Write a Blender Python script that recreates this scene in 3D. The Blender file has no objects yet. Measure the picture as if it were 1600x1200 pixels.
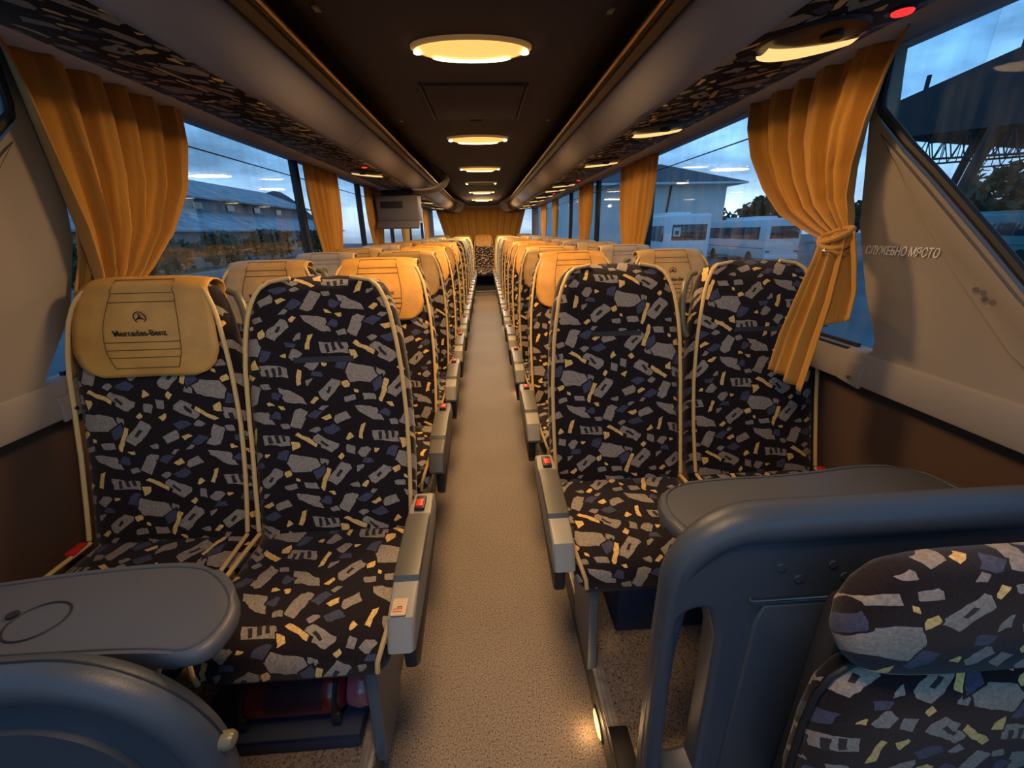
import bpy, bmesh, math, random
from mathutils import Vector, Matrix
random.seed(7)
sc = bpy.context.scene
COL = sc.collection
PI = math.pi
XB = -0.03            # centre line of the coach

# ------------------------------------------------------------ camera
ri = Vector((0.99790162, -0.06197033, -0.01876244))
di = Vector((-0.03902605, -0.34443977, -0.93799692))
fw = Vector((0.05166545, 0.93676087, -0.34613546))
cd = bpy.data.cameras.new('camera'); cam = bpy.data.objects.new('camera', cd); COL.objects.link(cam)
M = Matrix.Identity(4)
for k, v in enumerate((ri, -di, -fw)):
    for j in range(3): M[j][k] = v[j]
M[0][3], M[1][3], M[2][3] = 0, 0, 1.42
cam.matrix_world = M
cd.sensor_width = 36; cd.lens = 650 / 1600 * 36; cd.clip_start = 0.02; cd.clip_end = 500
sc.camera = cam

# ------------------------------------------------------------ exposure, world
sc.view_settings.view_transform = 'Standard'
sc.view_settings.look = 'None'
sc.view_settings.gamma = 1
sc.view_settings.use_curve_mapping = False
sc.view_settings.exposure = 0.0
sc.cycles.use_denoising = True
sc.cycles.max_bounces = 8; sc.cycles.diffuse_bounces = 4; sc.cycles.glossy_bounces = 3
sc.cycles.transparent_max_bounces = 12; sc.cycles.sample_clamp_indirect = 4
sc.cycles.caustics_reflective = False; sc.cycles.caustics_refractive = False

def ramp(nt, pts, interp='LINEAR'):
    r = nt.nodes.new('ShaderNodeValToRGB'); cr = r.color_ramp; cr.interpolation = interp
    while len(cr.elements) < len(pts): cr.elements.new(0.5)
    for e, (p, c) in zip(cr.elements, pts):
        e.position = p; e.color = (c[0], c[1], c[2], 1)
    return r

w = bpy.data.worlds.new('dusk_sky'); sc.world = w; w.use_nodes = True
nt = w.node_tree; nt.nodes.clear(); L = nt.links.new
out = nt.nodes.new('ShaderNodeOutputWorld'); bg = nt.nodes.new('ShaderNodeBackground')
tc = nt.nodes.new('ShaderNodeTexCoord'); sp = nt.nodes.new('ShaderNodeSeparateXYZ')
L(tc.outputs['Generated'], sp.inputs[0])
base = ramp(nt, [(0.0, (0.10, 0.14, 0.22)), (0.485, (0.20, 0.28, 0.40)), (0.505, (0.50, 0.58, 0.68)), (0.56, (0.25, 0.47, 0.72)), (0.68, (0.13, 0.34, 0.62)), (1.0, (0.08, 0.22, 0.46))])
mz = nt.nodes.new('ShaderNodeMath'); mz.operation = 'MULTIPLY_ADD'; mz.inputs[1].default_value = 0.5; mz.inputs[2].default_value = 0.5
L(sp.outputs['Z'], mz.inputs[0]); L(mz.outputs[0], base.inputs[0])
mp = nt.nodes.new('ShaderNodeMapping'); mp.inputs['Scale'].default_value = (1.6, 1.6, 5.5)
L(tc.outputs['Generated'], mp.inputs[0])
no = nt.nodes.new('ShaderNodeTexNoise'); no.inputs['Scale'].default_value = 2.1; no.inputs['Detail'].default_value = 6; no.inputs['Roughness'].default_value = 0.55
L(mp.outputs[0], no.inputs[0])
cl = ramp(nt, [(0.36, (0.42, 0.42, 0.45)), (0.50, (0.85, 0.85, 0.88)), (0.60, (1.25, 1.2, 1.12)), (0.70, (2.0, 1.75, 1.5))])
L(no.outputs['Fac'], cl.inputs[0])
mx = nt.nodes.new('ShaderNodeMixRGB'); mx.blend_type = 'MULTIPLY'; mx.inputs[0].default_value = 1
L(base.outputs[0], mx.inputs[1]); L(cl.outputs[0], mx.inputs[2]); L(mx.outputs[0], bg.inputs[0])
bg.inputs[1].default_value = 1.85
L(bg.outputs[0], out.inputs[0])

# ------------------------------------------------------------ materials
MT = {}
def mat(name, col, rough=0.5, metal=0.0, bump=None, bscale=60.0, var=0.0, vscale=8.0, emit=None, estr=0.0, coat=0.0, sheen=0.0, spec=0.5, bdist=0.004):
    m = bpy.data.materials.new(name); m.use_nodes = True; nt = m.node_tree; L = nt.links.new
    b = nt.nodes['Principled BSDF']
    b.inputs['Base Color'].default_value = (*col, 1); b.inputs['Roughness'].default_value = rough
    b.inputs['Metallic'].default_value = metal; b.inputs['Coat Weight'].default_value = coat
    b.inputs['Sheen Weight'].default_value = sheen; b.inputs['Specular IOR Level'].default_value = spec
    tc = nt.nodes.new('ShaderNodeTexCoord')
    if var:
        n = nt.nodes.new('ShaderNodeTexNoise'); n.inputs['Scale'].default_value = vscale; n.inputs['Detail'].default_value = 5
        L(tc.outputs['Object'], n.inputs[0])
        r = ramp(nt, [(0.3, [c * (1 - var) for c in col]), (0.7, [min(1, c * (1 + var)) for c in col])])
        L(n.outputs['Fac'], r.inputs[0]); L(r.outputs[0], b.inputs['Base Color'])
    if bump:
        n = nt.nodes.new('ShaderNodeTexNoise'); n.inputs['Scale'].default_value = bscale; n.inputs['Detail'].default_value = 3
        L(tc.outputs['Object'], n.inputs[0])
        bp = nt.nodes.new('ShaderNodeBump'); bp.inputs['Strength'].default_value = bump; bp.inputs['Distance'].default_value = bdist
        L(n.outputs['Fac'], bp.inputs['Height']); L(bp.outputs[0], b.inputs['Normal'])
    if emit:
        b.inputs['Emission Color'].default_value = (*emit, 1); b.inputs['Emission Strength'].default_value = estr
    MT[name] = m
    return m

def patterned(name, tile=0.33, dark=(0.014, 0.009, 0.010), gain=1.0):
    """dark plush printed with angular shards; each shard is the overlap of three strips, three shards at a time"""
    m = bpy.data.materials.new(name); m.use_nodes = True; nt = m.node_tree; N = nt.nodes.new; L = nt.links.new
    b = nt.nodes['Principled BSDF']; b.inputs['Roughness'].default_value = 0.85; b.inputs['Sheen Weight'].default_value = 0.15
    b.inputs['Specular IOR Level'].default_value = 0.15
    tc = N('ShaderNodeTexCoord'); oi = N('ShaderNodeObjectInfo')
    s = N('ShaderNodeSeparateXYZ'); L(tc.outputs['Object'], s.inputs[0])
    def M2(op, a, b_, c=None):
        n = N('ShaderNodeMath'); n.operation = op
        for i, v in enumerate((a, b_, c)):
            if v is None: continue
            if isinstance(v, (int, float)): n.inputs[i].default_value = v
            else: L(v, n.inputs[i])
        return n.outputs[0]
    def V2(op, a, b_=None, c=None):
        n = N('ShaderNodeVectorMath'); n.operation = op
        for i, v in enumerate((a, b_, c)):
            if v is None: continue
            if isinstance(v, tuple): n.inputs[i].default_value = v
            else: L(v, n.inputs[i])
        return n.outputs[0]
    nz = N('ShaderNodeTexNoise'); nz.inputs['Scale'].default_value = 22; nz.inputs['Detail'].default_value = 2
    L(tc.outputs['Object'], nz.inputs[0]); ns = N('ShaderNodeSeparateXYZ'); L(nz.outputs['Color'], ns.inputs[0])
    u = M2('ADD', M2('MULTIPLY_ADD', s.outputs['X'], 1 / tile, M2('MULTIPLY', oi.outputs['Random'], 7.31)), M2('MULTIPLY_ADD', ns.outputs['X'], 0.06, -0.03))
    v = M2('ADD', M2('MULTIPLY_ADD', s.outputs['Y'], 1 / tile, M2('MULTIPLY', s.outputs['Z'], 1 / tile)), M2('MULTIPLY_ADD', ns.outputs['Y'], 0.06, M2('MULTIPLY', oi.outputs['Random'], 3.7)))
    row = M2('FLOOR', v, 0.0)
    u2 = M2('MULTIPLY_ADD', row, 0.41, u)
    colm = M2('FLOOR', u2, 0.0)
    cv = N('ShaderNodeCombineXYZ'); L(colm, cv.inputs[0]); L(row, cv.inputs[1])
    wn = N('ShaderNodeTexWhiteNoise'); wn.noise_dimensions = '2D'; L(cv.outputs[0], wn.inputs['Vector'])
    flip = M2('MULTIPLY_ADD', M2('GREATER_THAN', wn.outputs['Value'], 0.5), -2.0, 1.0)
    fu = M2('MULTIPLY_ADD', M2('SUBTRACT', M2('FRACT', u2, 0.0), 0.5), flip, 0.5)
    fv = M2('MULTIPLY_ADD', M2('SUBTRACT', M2('FRACT', v, 0.0), 0.5), flip, 0.5)
    cu = N('ShaderNodeCombineXYZ'); [L(fu, cu.inputs[i]) for i in range(3)]
    cw = N('ShaderNodeCombineXYZ'); [L(fv, cw.inputs[i]) for i in range(3)]
    U3, W3 = cu.outputs[0], cw.outputs[0]
    def strips(sh):
        cx, cy, a, b2, ang, skew, cang, ch, co = sh
        outl = []
        for th, h, off in ((ang, a, 0), (ang + 90 + skew, b2, 0), (ang + cang, ch, co)):
            t = math.radians(th); nx, ny = math.cos(t), math.sin(t)
            outl.append((nx / h, ny / h, -(nx * cx + ny * cy + off) / h))
        return outl
    rnd = random.Random(11)
    def S(cx, cy, a, b2, ang, skew=None, co=None):
        skew = rnd.uniform(-25, 25) if skew is None else skew
        mxx = max(a, b2)
        return (cx, cy, a, b2, ang, skew, rnd.choice((35, 50, 125, 140)), mxx * 1.0, (rnd.uniform(-.6, .6) * mxx) if co is None else co)
    classes = {
     'gray': [S(.17,.80,.135,.062,55), S(.50,.66,.13,.10,25,-30,.05), S(.80,.83,.12,.055,60), S(.29,.44,.125,.06,-48), S(.72,.38,.12,.055,12), S(.12,.15,.075,.045,30),
              S(.51,.14,.11,.055,62), S(.86,.11,.09,.07,20,-30), S(.44,.93,.055,.035,15)],
     'chip': [S(.05,.52,.045,.035,70), S(.93,.55,.06,.045,40), S(.62,.94,.05,.03,10), S(.37,.28,.04,.03,50), S(.64,.22,.035,.03,20), S(.31,.66,.035,.03,0),
              S(.97,.75,.03,.03,0), S(.03,.95,.035,.03,45), S(.27,.02,.045,.02,30)],
     'slate': [S(.35,.78,.055,.05,10), S(.67,.55,.065,.045,70), S(.22,.28,.06,.045,40), S(.91,.66,.05,.03,20), S(.36,.10,.055,.04,65), S(.72,.10,.045,.04,0)],
     'hole': [S(.17,.80,.045,.016,55,0,0), S(.29,.44,.05,.014,-48,0,0), S(.80,.83,.035,.014,60,0,0), S(.66,.355,.016,.045,10,0,0), S(.72,.365,.016,.045,10,0,0), S(.78,.375,.016,.045,10,0,0)],
     'gold': [S(.305,.86,.13,.021,60,14,.05), S(.43,.40,.13,.021,-50,14,.05), S(.64,.78,.036,.032,25,0), S(.55,.47,.055,.034,80,20), S(.07,.37,.035,.03,35,0), S(.25,.15,.045,.024,20,10),
              S(.66,.02,.028,.022,10), S(.94,.30,.095,.020,65,14,.04), S(.82,.55,.024,.020,0), S(.14,.60,.03,.024,40), S(.56,.86,.018,.018,0), S(.93,.94,.04,.022,60)],
    }
    dist = {}
    for cls, shs in classes.items():
        acc = None
        for g in range(0, len(shs), 3):
            tri = [strips(x) for x in shs[g:g + 3]]
            vm = None
            for k in range(3):
                A = tuple(tri[j][k][0] for j in range(3)); B = tuple(tri[j][k][1] for j in range(3)); C = tuple(tri[j][k][2] for j in range(3))
                vv = V2('ABSOLUTE', V2('MULTIPLY_ADD', W3, B, V2('MULTIPLY_ADD', U3, A, C)))
                vm = vv if vm is None else V2('MAXIMUM', vm, vv)
            acc = vm if acc is None else V2('MINIMUM', acc, vm)
        se = N('ShaderNodeSeparateXYZ'); L(acc, se.inputs[0])
        dist[cls] = M2('MINIMUM', se.outputs[0], M2('MINIMUM', se.outputs[1], se.outputs[2]))
    gn = N('ShaderNodeTexNoise'); gn.inputs['Scale'].default_value = 160; gn.inputs['Detail'].default_value = 2
    L(tc.outputs['Object'], gn.inputs[0])
    cur = (*[c * gain for c in dark], 1)
    curs = None
    for cls, c in (('gray', (0.295, 0.248, 0.200)), ('chip', (0.27, 0.23, 0.19)), ('slate', (0.062, 0.066, 0.105)), ('hole', (0.03, 0.025, 0.024)), ('gold', (0.76, 0.49, 0.165))):
        # a thin dark line round each shard, then its colour
        for thr, cc in (((1.0, c),) if cls == 'hole' else ((1.13 if cls == 'gray' else 1.3, dark), (1.0, c))):
            mxn = N('ShaderNodeMixRGB'); L(M2('LESS_THAN', dist[cls], thr), mxn.inputs[0])
            if curs is None: mxn.inputs[1].default_value = cur
            else: L(curs, mxn.inputs[1])
            mxn.inputs[2].default_value = (*[k * gain for k in cc], 1)
            curs = mxn.outputs[0]
    gm = N('ShaderNodeMixRGB'); gm.blend_type = 'MULTIPLY'; gm.inputs[0].default_value = 1; L(curs, gm.inputs[1])
    gr = ramp(nt, [(0.3, (0.75, 0.75, 0.75)), (0.7, (1.2, 1.2, 1.2))]); L(gn.outputs['Fac'], gr.inputs[0]); L(gr.outputs[0], gm.inputs[2])
    L(gm.outputs[0], b.inputs['Base Color'])
    bp = N('ShaderNodeBump'); bp.inputs['Strength'].default_value = 0.25; bp.inputs['Distance'].default_value = 0.002
    L(gn.outputs['Fac'], bp.inputs['Height']); L(bp.outputs[0], b.inputs['Normal'])
    MT[name] = m
    return m

patterned('shard_fabric')
patterned('shard_fabric_shaded', tile=0.42, gain=0.8)  # seat print again, darkened by gain: shade under the racks put into colour
mat('gold_leather', (0.63, 0.31, 0.06), 0.48, bump=0.35, bscale=220, var=0.14, vscale=14, bdist=0.002)
mat('tan_leather', (0.54, 0.31, 0.09), 0.5, bump=0.35, bscale=220, var=0.14, vscale=14, bdist=0.002)
mat('beige_leather', (0.52, 0.38, 0.22), 0.5, bump=0.35, bscale=220, var=0.12, vscale=14, bdist=0.002)
mat('stitching', (0.10, 0.05, 0.015), 0.8)
mat('black_thread', (0.012, 0.010, 0.010), 0.7)
mat('cream_piping', (0.68, 0.45, 0.17), 0.55, bump=0.3, bscale=150, bdist=0.001)
mat('seat_shell', (0.03, 0.028, 0.028), 0.7)
mat('armrest_shell', (0.27, 0.25, 0.20), 0.42, bump=0.15, bscale=300, bdist=0.001)
mat('armrest_pad', (0.085, 0.078, 0.06), 0.38, bump=0.2, bscale=250, bdist=0.001)
mat('black_plastic', (0.012, 0.012, 0.013), 0.5)
mat('red_plastic', (0.65, 0.03, 0.02), 0.4)
mat('velcro', (0.035, 0.035, 0.04), 0.9, bump=0.5, bscale=400)
mat('grey_metal', (0.20, 0.21, 0.22), 0.42, metal=0.6)
mat('olive_grip', (0.14, 0.125, 0.07), 0.35)
mat('partition_plastic', (0.048, 0.060, 0.076), 0.42, bump=0.35, bscale=420, bdist=0.0012)
mat('table_plastic', (0.072, 0.076, 0.085), 0.45, bump=0.25, bscale=420, bdist=0.001)
mat('rack_panel', (0.27, 0.255, 0.27), 0.75, bump=0.1, bscale=200, bdist=0.001)
mat('rack_dark', (0.018, 0.017, 0.018), 0.8)
mat('rack_inner', (0.07, 0.045, 0.025), 0.5)
mat('glint_rail', (0.42, 0.30, 0.15), 0.32, metal=0.8)  # golden reflection along the tube put into its base colour
mat('ceiling_carpet', (0.052, 0.052, 0.072), 0.95, bump=0.3, bscale=300, bdist=0.001)
mat('beige_panel', (0.24, 0.20, 0.16), 0.62, bump=0.12, bscale=200, bdist=0.001)
mat('brown_carpet', (0.075, 0.040, 0.022), 0.95, bump=0.4, bscale=200, bdist=0.001)
mat('letter_white', (0.72, 0.66, 0.58), 0.6)
mat('rubber_black', (0.008, 0.008, 0.009), 0.6)
mat('chrome', (0.6, 0.6, 0.58), 0.2, metal=1.0)
mat('aluminium_strip', (0.42, 0.38, 0.32), 0.45, metal=0.6, var=0.3, vscale=30)
mat('navy_box', (0.022, 0.030, 0.055), 0.7, bump=0.3, bscale=250, bdist=0.001)
mat('red_paint', (0.22, 0.012, 0.012), 0.3, coat=0.4)
mat('label_dark', (0.05, 0.012, 0.02), 0.5)
mat('steel_leg', (0.11, 0.125, 0.14), 0.4, metal=0.3)
mat('lamp_lens', (0.9, 0.6, 0.25), 0.4, emit=(1.0, 0.54, 0.14), estr=1.15)
mat('lamp_core', (1.0, 0.8, 0.5), 0.4, emit=(1.0, 0.80, 0.36), estr=7.0)
mat('lamp_core_white', (1.0, 1.0, 1.0), 0.4, emit=(0.8, 0.97, 1.0), estr=6.0)
mat('lamp_rim', (0.55, 0.45, 0.30), 0.35, emit=(1.0, 0.5, 0.12), estr=0.12)
mat('reading_lens', (1.0, 0.7, 0.4), 0.4, emit=(1.0, 0.62, 0.22), estr=1.15)
mat('red_lens', (0.8, 0.02, 0.02), 0.3, emit=(1.0, 0.03, 0.03), estr=1.3)
mat('monitor_shell', (0.13, 0.12, 0.13), 0.55)
mat('tree_leaf', (0.030, 0.055, 0.028), 0.9, var=0.4, vscale=2)
mat('tree_bark', (0.05, 0.04, 0.03), 0.9)
mat('asphalt', (0.10, 0.11, 0.12), 0.9, var=0.3, vscale=0.4)
mat('grass_ground', (0.035, 0.06, 0.03), 0.95, var=0.5, vscale=0.6)
mat('roof_sheet', (0.30, 0.31, 0.33), 0.7, var=0.4, vscale=0.8)
mat('old_wall', (0.28, 0.27, 0.26), 0.9, var=0.35, vscale=0.5)
mat('white_wall', (0.74, 0.73, 0.70), 0.9, var=0.08, vscale=0.7)
mat('slate_roof', (0.09, 0.09, 0.10), 0.8)
mat('bus_paint', (0.78, 0.79, 0.80), 0.35)
mat('bus_glass', (0.035, 0.045, 0.06), 0.12)
mat('bus_red', (0.35, 0.03, 0.03), 0.4)
mat('teal_paint', (0.12, 0.30, 0.33), 0.5)
mat('canopy_dark', (0.02, 0.022, 0.026), 0.8)
mat('mountain', (0.07, 0.10, 0.14), 1.0)

def speckled():
    m = bpy.data.materials.new('speckled_vinyl'); m.use_nodes = True; nt = m.node_tree; N = nt.nodes.new; L = nt.links.new
    b = nt.nodes['Principled BSDF']; b.inputs['Roughness'].default_value = 0.55; b.inputs['Specular IOR Level'].default_value = 0.35
    tc = N('ShaderNodeTexCoord')
    n1 = N('ShaderNodeTexNoise'); n1.inputs['Scale'].default_value = 210; n1.inputs['Detail'].default_value = 2; L(tc.outputs['Object'], n1.inputs[0])
    n2 = N('ShaderNodeTexNoise'); n2.inputs['Scale'].default_value = 1.8; n2.inputs['Detail'].default_value = 3; L(tc.outputs['Object'], n2.inputs[0])
    r1 = ramp(nt, [(0.34, (0.05, 0.035, 0.028)), (0.44, (0.215, 0.165, 0.125)), (0.60, (0.27, 0.21, 0.16)), (0.72, (0.38, 0.31, 0.24))]); L(n1.outputs['Fac'], r1.inputs[0])
    r2 = ramp(nt, [(0.3, (0.82, 0.82, 0.82)), (0.7, (1.05, 1.05, 1.05))]); L(n2.outputs['Fac'], r2.inputs[0])
    x = N('ShaderNodeMixRGB'); x.blend_type = 'MULTIPLY'; x.inputs[0].default_value = 1; L(r1.outputs[0], x.inputs[1]); L(r2.outputs[0], x.inputs[2]); L(x.outputs[0], b.inputs['Base Color'])
    MT['speckled_vinyl'] = m
speckled()

def cloth():
    m = bpy.data.materials.new('gold_cloth'); m.use_nodes = True; nt = m.node_tree; N = nt.nodes.new; L = nt.links.new
    b = nt.nodes['Principled BSDF']; b.inputs['Roughness'].default_value = 0.7; b.inputs['Base Color'].default_value = (0.50, 0.24, 0.035, 1)
    b.inputs['Sheen Weight'].default_value = 0.3; b.inputs['Specular IOR Level'].default_value = 0.25
    tr = N('ShaderNodeBsdfTranslucent'); tr.inputs[0].default_value = (0.45, 0.20, 0.03, 1)
    mxs = N('ShaderNodeMixShader'); mxs.inputs[0].default_value = 0.18
    o = nt.nodes['Material Output']; L(b.outputs[0], mxs.inputs[1]); L(tr.outputs[0], mxs.inputs[2]); L(mxs.outputs[0], o.inputs[0])
    tc = N('ShaderNodeTexCoord'); mp = N('ShaderNodeMapping'); mp.inputs['Scale'].default_value = (60, 60, 8); L(tc.outputs['Object'], mp.inputs[0])
    n = N('ShaderNodeTexNoise'); n.inputs['Scale'].default_value = 1; n.inputs['Detail'].default_value = 4; L(mp.outputs[0], n.inputs[0])
    bp = N('ShaderNodeBump'); bp.inputs['Strength'].default_value = 0.3; bp.inputs['Distance'].default_value = 0.01; L(n.outputs['Fac'], bp.inputs['Height']); L(bp.outputs[0], b.inputs['Normal'])
    MT['gold_cloth'] = m
cloth()

def glass():
    m = bpy.data.materials.new('window_glass'); m.use_nodes = True; nt = m.node_tree; N = nt.nodes.new; L = nt.links.new
    nt.nodes.remove(nt.nodes['Principled BSDF']); o = nt.nodes['Material Output']
    t = N('ShaderNodeBsdfTransparent'); t.inputs[0].default_value = (0.86, 0.93, 0.97, 1)
    g = N('ShaderNodeBsdfGlossy'); g.inputs['Roughness'].default_value = 0.02; g.inputs['Color'].default_value = (1, 1, 1, 1)
    d = N('ShaderNodeBsdfDiffuse'); d.inputs[0].default_value = (0.5, 0.55, 0.6, 1)
    lw = N('ShaderNodeLayerWeight'); lw.inputs[0].default_value = 0.25
    ml = N('ShaderNodeMath'); ml.operation = 'MULTIPLY'; ml.inputs[1].default_value = 0.09; L(lw.outputs['Fresnel'], ml.inputs[0])
    a = N('ShaderNodeMixShader'); L(ml.outputs[0], a.inputs[0]); L(t.outputs[0], a.inputs[1]); L(g.outputs[0], a.inputs[2])
    tc = N('ShaderNodeTexCoord'); mp = N('ShaderNodeMapping'); mp.inputs['Scale'].default_value = (1, 9, 1.6); L(tc.outputs['Object'], mp.inputs[0])
    n = N('ShaderNodeTexNoise'); n.inputs['Scale'].default_value = 2.2; n.inputs['Detail'].default_value = 6; L(mp.outputs[0], n.inputs[0])
    r = ramp(nt, [(0.42, (0.0, 0.0, 0.0)), (0.80, (0.09, 0.09, 0.09))]); L(n.outputs['Fac'], r.inputs[0])
    c = N('ShaderNodeMixShader'); L(r.outputs[0], c.inputs[0]); L(a.outputs[0], c.inputs[1]); L(d.outputs[0], c.inputs[2]); L(c.outputs[0], o.inputs[0])
    MT['window_glass'] = m
glass()

# ------------------------------------------------------------ helpers
def tag(o, label=None, cat=None, group=None, kind=None):
    if label: o['label'] = label
    if cat: o['category'] = cat
    if group: o['group'] = group
    if kind: o['kind'] = kind
    return o
def mesh(name, bm, m, smooth=True):
    me = bpy.data.meshes.new(name)
    bmesh.ops.recalc_face_normals(bm, faces=bm.faces[:])
    bm.to_mesh(me); bm.free()
    me.materials.append(MT[m] if isinstance(m, str) else m)
    if smooth:
        me.polygons.foreach_set('use_smooth', [True] * len(me.polygons))
        try: me.set_sharp_from_angle(angle=math.radians(38))
        except Exception: pass
    return me
def put(name, me, parent=None, loc=(0, 0, 0)):
    o = bpy.data.objects.new(name, me); COL.objects.link(o); o.location = loc
    if parent: o.parent = parent
    return o
def ob(name, bm, m, parent=None, smooth=True, loc=(0, 0, 0)):
    return put(name, mesh(name, bm, m, smooth), parent, loc)
def empty(name, loc, label=None, cat=None, group=None, kind=None, rz=0):
    o = bpy.data.objects.new(name, None); COL.objects.link(o); o.location = loc; o.rotation_euler = (0, 0, rz)
    o.empty_display_size = 0.1
    return tag(o, label, cat, group, kind)
def box(bm, c, s, bev=0.0, seg=2, rot=None):
    r = bmesh.ops.create_cube(bm, size=1.0); vs = r['verts']
    bmesh.ops.scale(bm, vec=s, verts=vs)
    if bev > 0:
        es = list({e for v in vs for e in v.link_edges})
        rr = bmesh.ops.bevel(bm, geom=es, offset=bev, segments=seg, affect='EDGES', profile=0.5)
        vs = list({v for f in rr['faces'] for v in f.verts} | {v for v in vs if v.is_valid})
    if rot: bmesh.ops.rotate(bm, cent=(0, 0, 0), matrix=rot, verts=vs)
    bmesh.ops.translate(bm, vec=c, verts=vs)
    return bm
def nb(): return bmesh.new()
def bx(c, s, bev=0.0, seg=2, rot=None): return box(nb(), c, s, bev, seg, rot)
def tube(bm, pts, r, n=8, caps=True, closed=False, flat=1.0):
    pts = [Vector(p) for p in pts]; rings = []
    up = None
    N = len(pts)
    for i, p in enumerate(pts):
        a = pts[(i - 1) % N] if (i > 0 or closed) else p; b = pts[(i + 1) % N] if (i < N - 1 or closed) else p
        t = (b - a).normalized()
        if up is None:
            up = Vector((0, 0, 1)) if abs(t.z) < 0.9 else Vector((0, 1, 0))
        x = t.cross(up).normalized(); up = x.cross(t).normalized()
        rr = r[i] if isinstance(r, (list, tuple)) else r
        rings.append([bm.verts.new(p + x * math.cos(2 * PI * k / n) * rr + up * math.sin(2 * PI * k / n) * rr * flat) for k in range(n)])
    M_ = N if closed else N - 1
    for i in range(M_):
        A, B = rings[i], rings[(i + 1) % N]
        for k in range(n): bm.faces.new((A[k], A[(k + 1) % n], B[(k + 1) % n], B[k]))
    if caps and not closed:
        bm.faces.new(rings[0]); bm.faces.new(rings[-1])
    return bm
def cyl(bm, p0, p1, r, n=12): return tube(bm, [p0, p1], r, n)
def loft(bm, rings, cap=True):
    R = [[bm.verts.new(p) for p in ring] for ring in rings]; n = len(R[0])
    for A, B in zip(R, R[1:]):
        for k in range(n): bm.faces.new((A[k], A[(k + 1) % n], B[(k + 1) % n], B[k]))
    if cap: bm.faces.new(R[0]); bm.faces.new(R[-1])
    return bm
def sup(hx, hy, n=24, e=3.0):
    o = []
    for k in range(n):
        t = 2 * PI * k / n; c, s = math.cos(t), math.sin(t)
        o.append((math.copysign(abs(c) ** (2 / e), c) * hx, math.copysign(abs(s) ** (2 / e), s) * hy))
    return o
def prism(bm, poly, axis, a, b, bev=0.0, seg=2):
    """poly of 2-D points extruded along axis 'X'/'Y'/'Z' from a to b"""
    def P(p, t): return {'X': (t, p[0], p[1]), 'Y': (p[0], t, p[1]), 'Z': (p[0], p[1], t)}[axis]
    A = [bm.verts.new(P(p, a)) for p in poly]; B = [bm.verts.new(P(p, b)) for p in poly]
    fs = [bm.faces.new(A), bm.faces.new(list(reversed(B)))]
    n = len(poly)
    for k in range(n): fs.append(bm.faces.new((A[k], B[k], B[(k + 1) % n], A[(k + 1) % n])))
    if bev:
        es = list({e for f in fs[:2] for e in f.edges})
        bmesh.ops.bevel(bm, geom=es, offset=bev, segments=seg, affect='EDGES', profile=0.5)
    return bm
def profile_strip(bm, prof, y0, y1, s=1, t=0.0):
    """open strip of (a,z) points run along Y on side s; t thickens it outward"""
    pts = [(XB + s * a, z) for a, z in prof]
    A = [bm.verts.new((x, y0, z)) for x, z in pts]; B = [bm.verts.new((x, y1, z)) for x, z in pts]
    for k in range(len(pts) - 1): bm.faces.new((A[k], A[k + 1], B[k + 1], B[k]))
    return bm
def grid(bm, nu, nv, f):
    V = [[bm.verts.new(f(i / nu, j / nv)) for i in range(nu + 1)] for j in range(nv + 1)]
    for j in range(nv):
        for i in range(nu): bm.faces.new((V[j][i], V[j][i + 1], V[j + 1][i + 1], V[j + 1][i]))
    return bm
def thick(o, t, off=0.0):
    md = o.modifiers.new('thickness', 'SOLIDIFY'); md.thickness = t; md.offset = off; return o
def lerp(a, b, t): return a + (b - a) * t
def interp(keys, t):
    for (t0, *v0), (t1, *v1) in zip(keys, keys[1:]):
        if t <= t1:
            f = (t - t0) / (t1 - t0) if t1 > t0 else 0; f = max(0, f)
            return [lerp(a, b, f) for a, b in zip(v0, v1)]
    return list(keys[-1][1:])
def text_mesh(name, body, size, m, extr=0.0006, bold=0.0, shear=0.0):
    cu = bpy.data.curves.new(name, 'FONT'); cu.body = body; cu.size = size; cu.align_x = 'CENTER'; cu.align_y = 'CENTER'
    cu.extrude = extr; cu.offset = bold; cu.shear = shear; cu.resolution_u = 3
    t = bpy.data.objects.new(name, cu); COL.objects.link(t)
    dg = bpy.context.evaluated_depsgraph_get(); dg.update()
    me = bpy.data.meshes.new_from_object(t.evaluated_get(dg)); me.name = name
    bpy.data.objects.remove(t); bpy.data.curves.remove(cu)
    me.materials.clear(); me.materials.append(MT[m]); return me

# ============================================================ SETTING
# floor: sunken aisle with a raised seat platform each side
fl = ob('floor', bx((XB, 4.6, -0.02), (0.66, 12.4, 0.04)), 'speckled_vinyl', smooth=False); tag(fl, kind='structure')
for s in (-1, 1):
    ob('platform', bx((XB + s * 0.785, 4.6, 0.0), (0.935, 12.4, 0.196)), 'speckled_vinyl', fl, smooth=False)
    ob('riser', bx((XB + s * 0.3165, 4.6, 0.045), (0.003, 12.4, 0.09)), 'armrest_pad', fl, smooth=False)
ob('rear_step', bx((XB, 10.55, 0.10), (0.62, 1.1, 0.2)), 'black_plastic', fl, smooth=False)
ob('rear_step', bx((XB, 10.0, 0.05), (0.62, 0.25, 0.10)), 'speckled_vinyl', fl, smooth=False)
ob('step_nosing', bx((XB, 9.875, 0.102), (0.6, 0.03, 0.012), 0.003), 'aluminium_strip', fl)
for n, s in ((1, -1), (2, 1)):
    bm = bx((XB + s * 0.338, 4.6, 0.101), (0.036, 12.3, 0.007), 0.002)
    for q in (-0.008, 0.004): box(bm, (XB + s * 0.338 + q, 4.6, 0.106), (0.004, 12.3, 0.003))
    t = ob('trim_%d' % n, bm, 'aluminium_strip'); tag(t, kind='structure')
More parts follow.
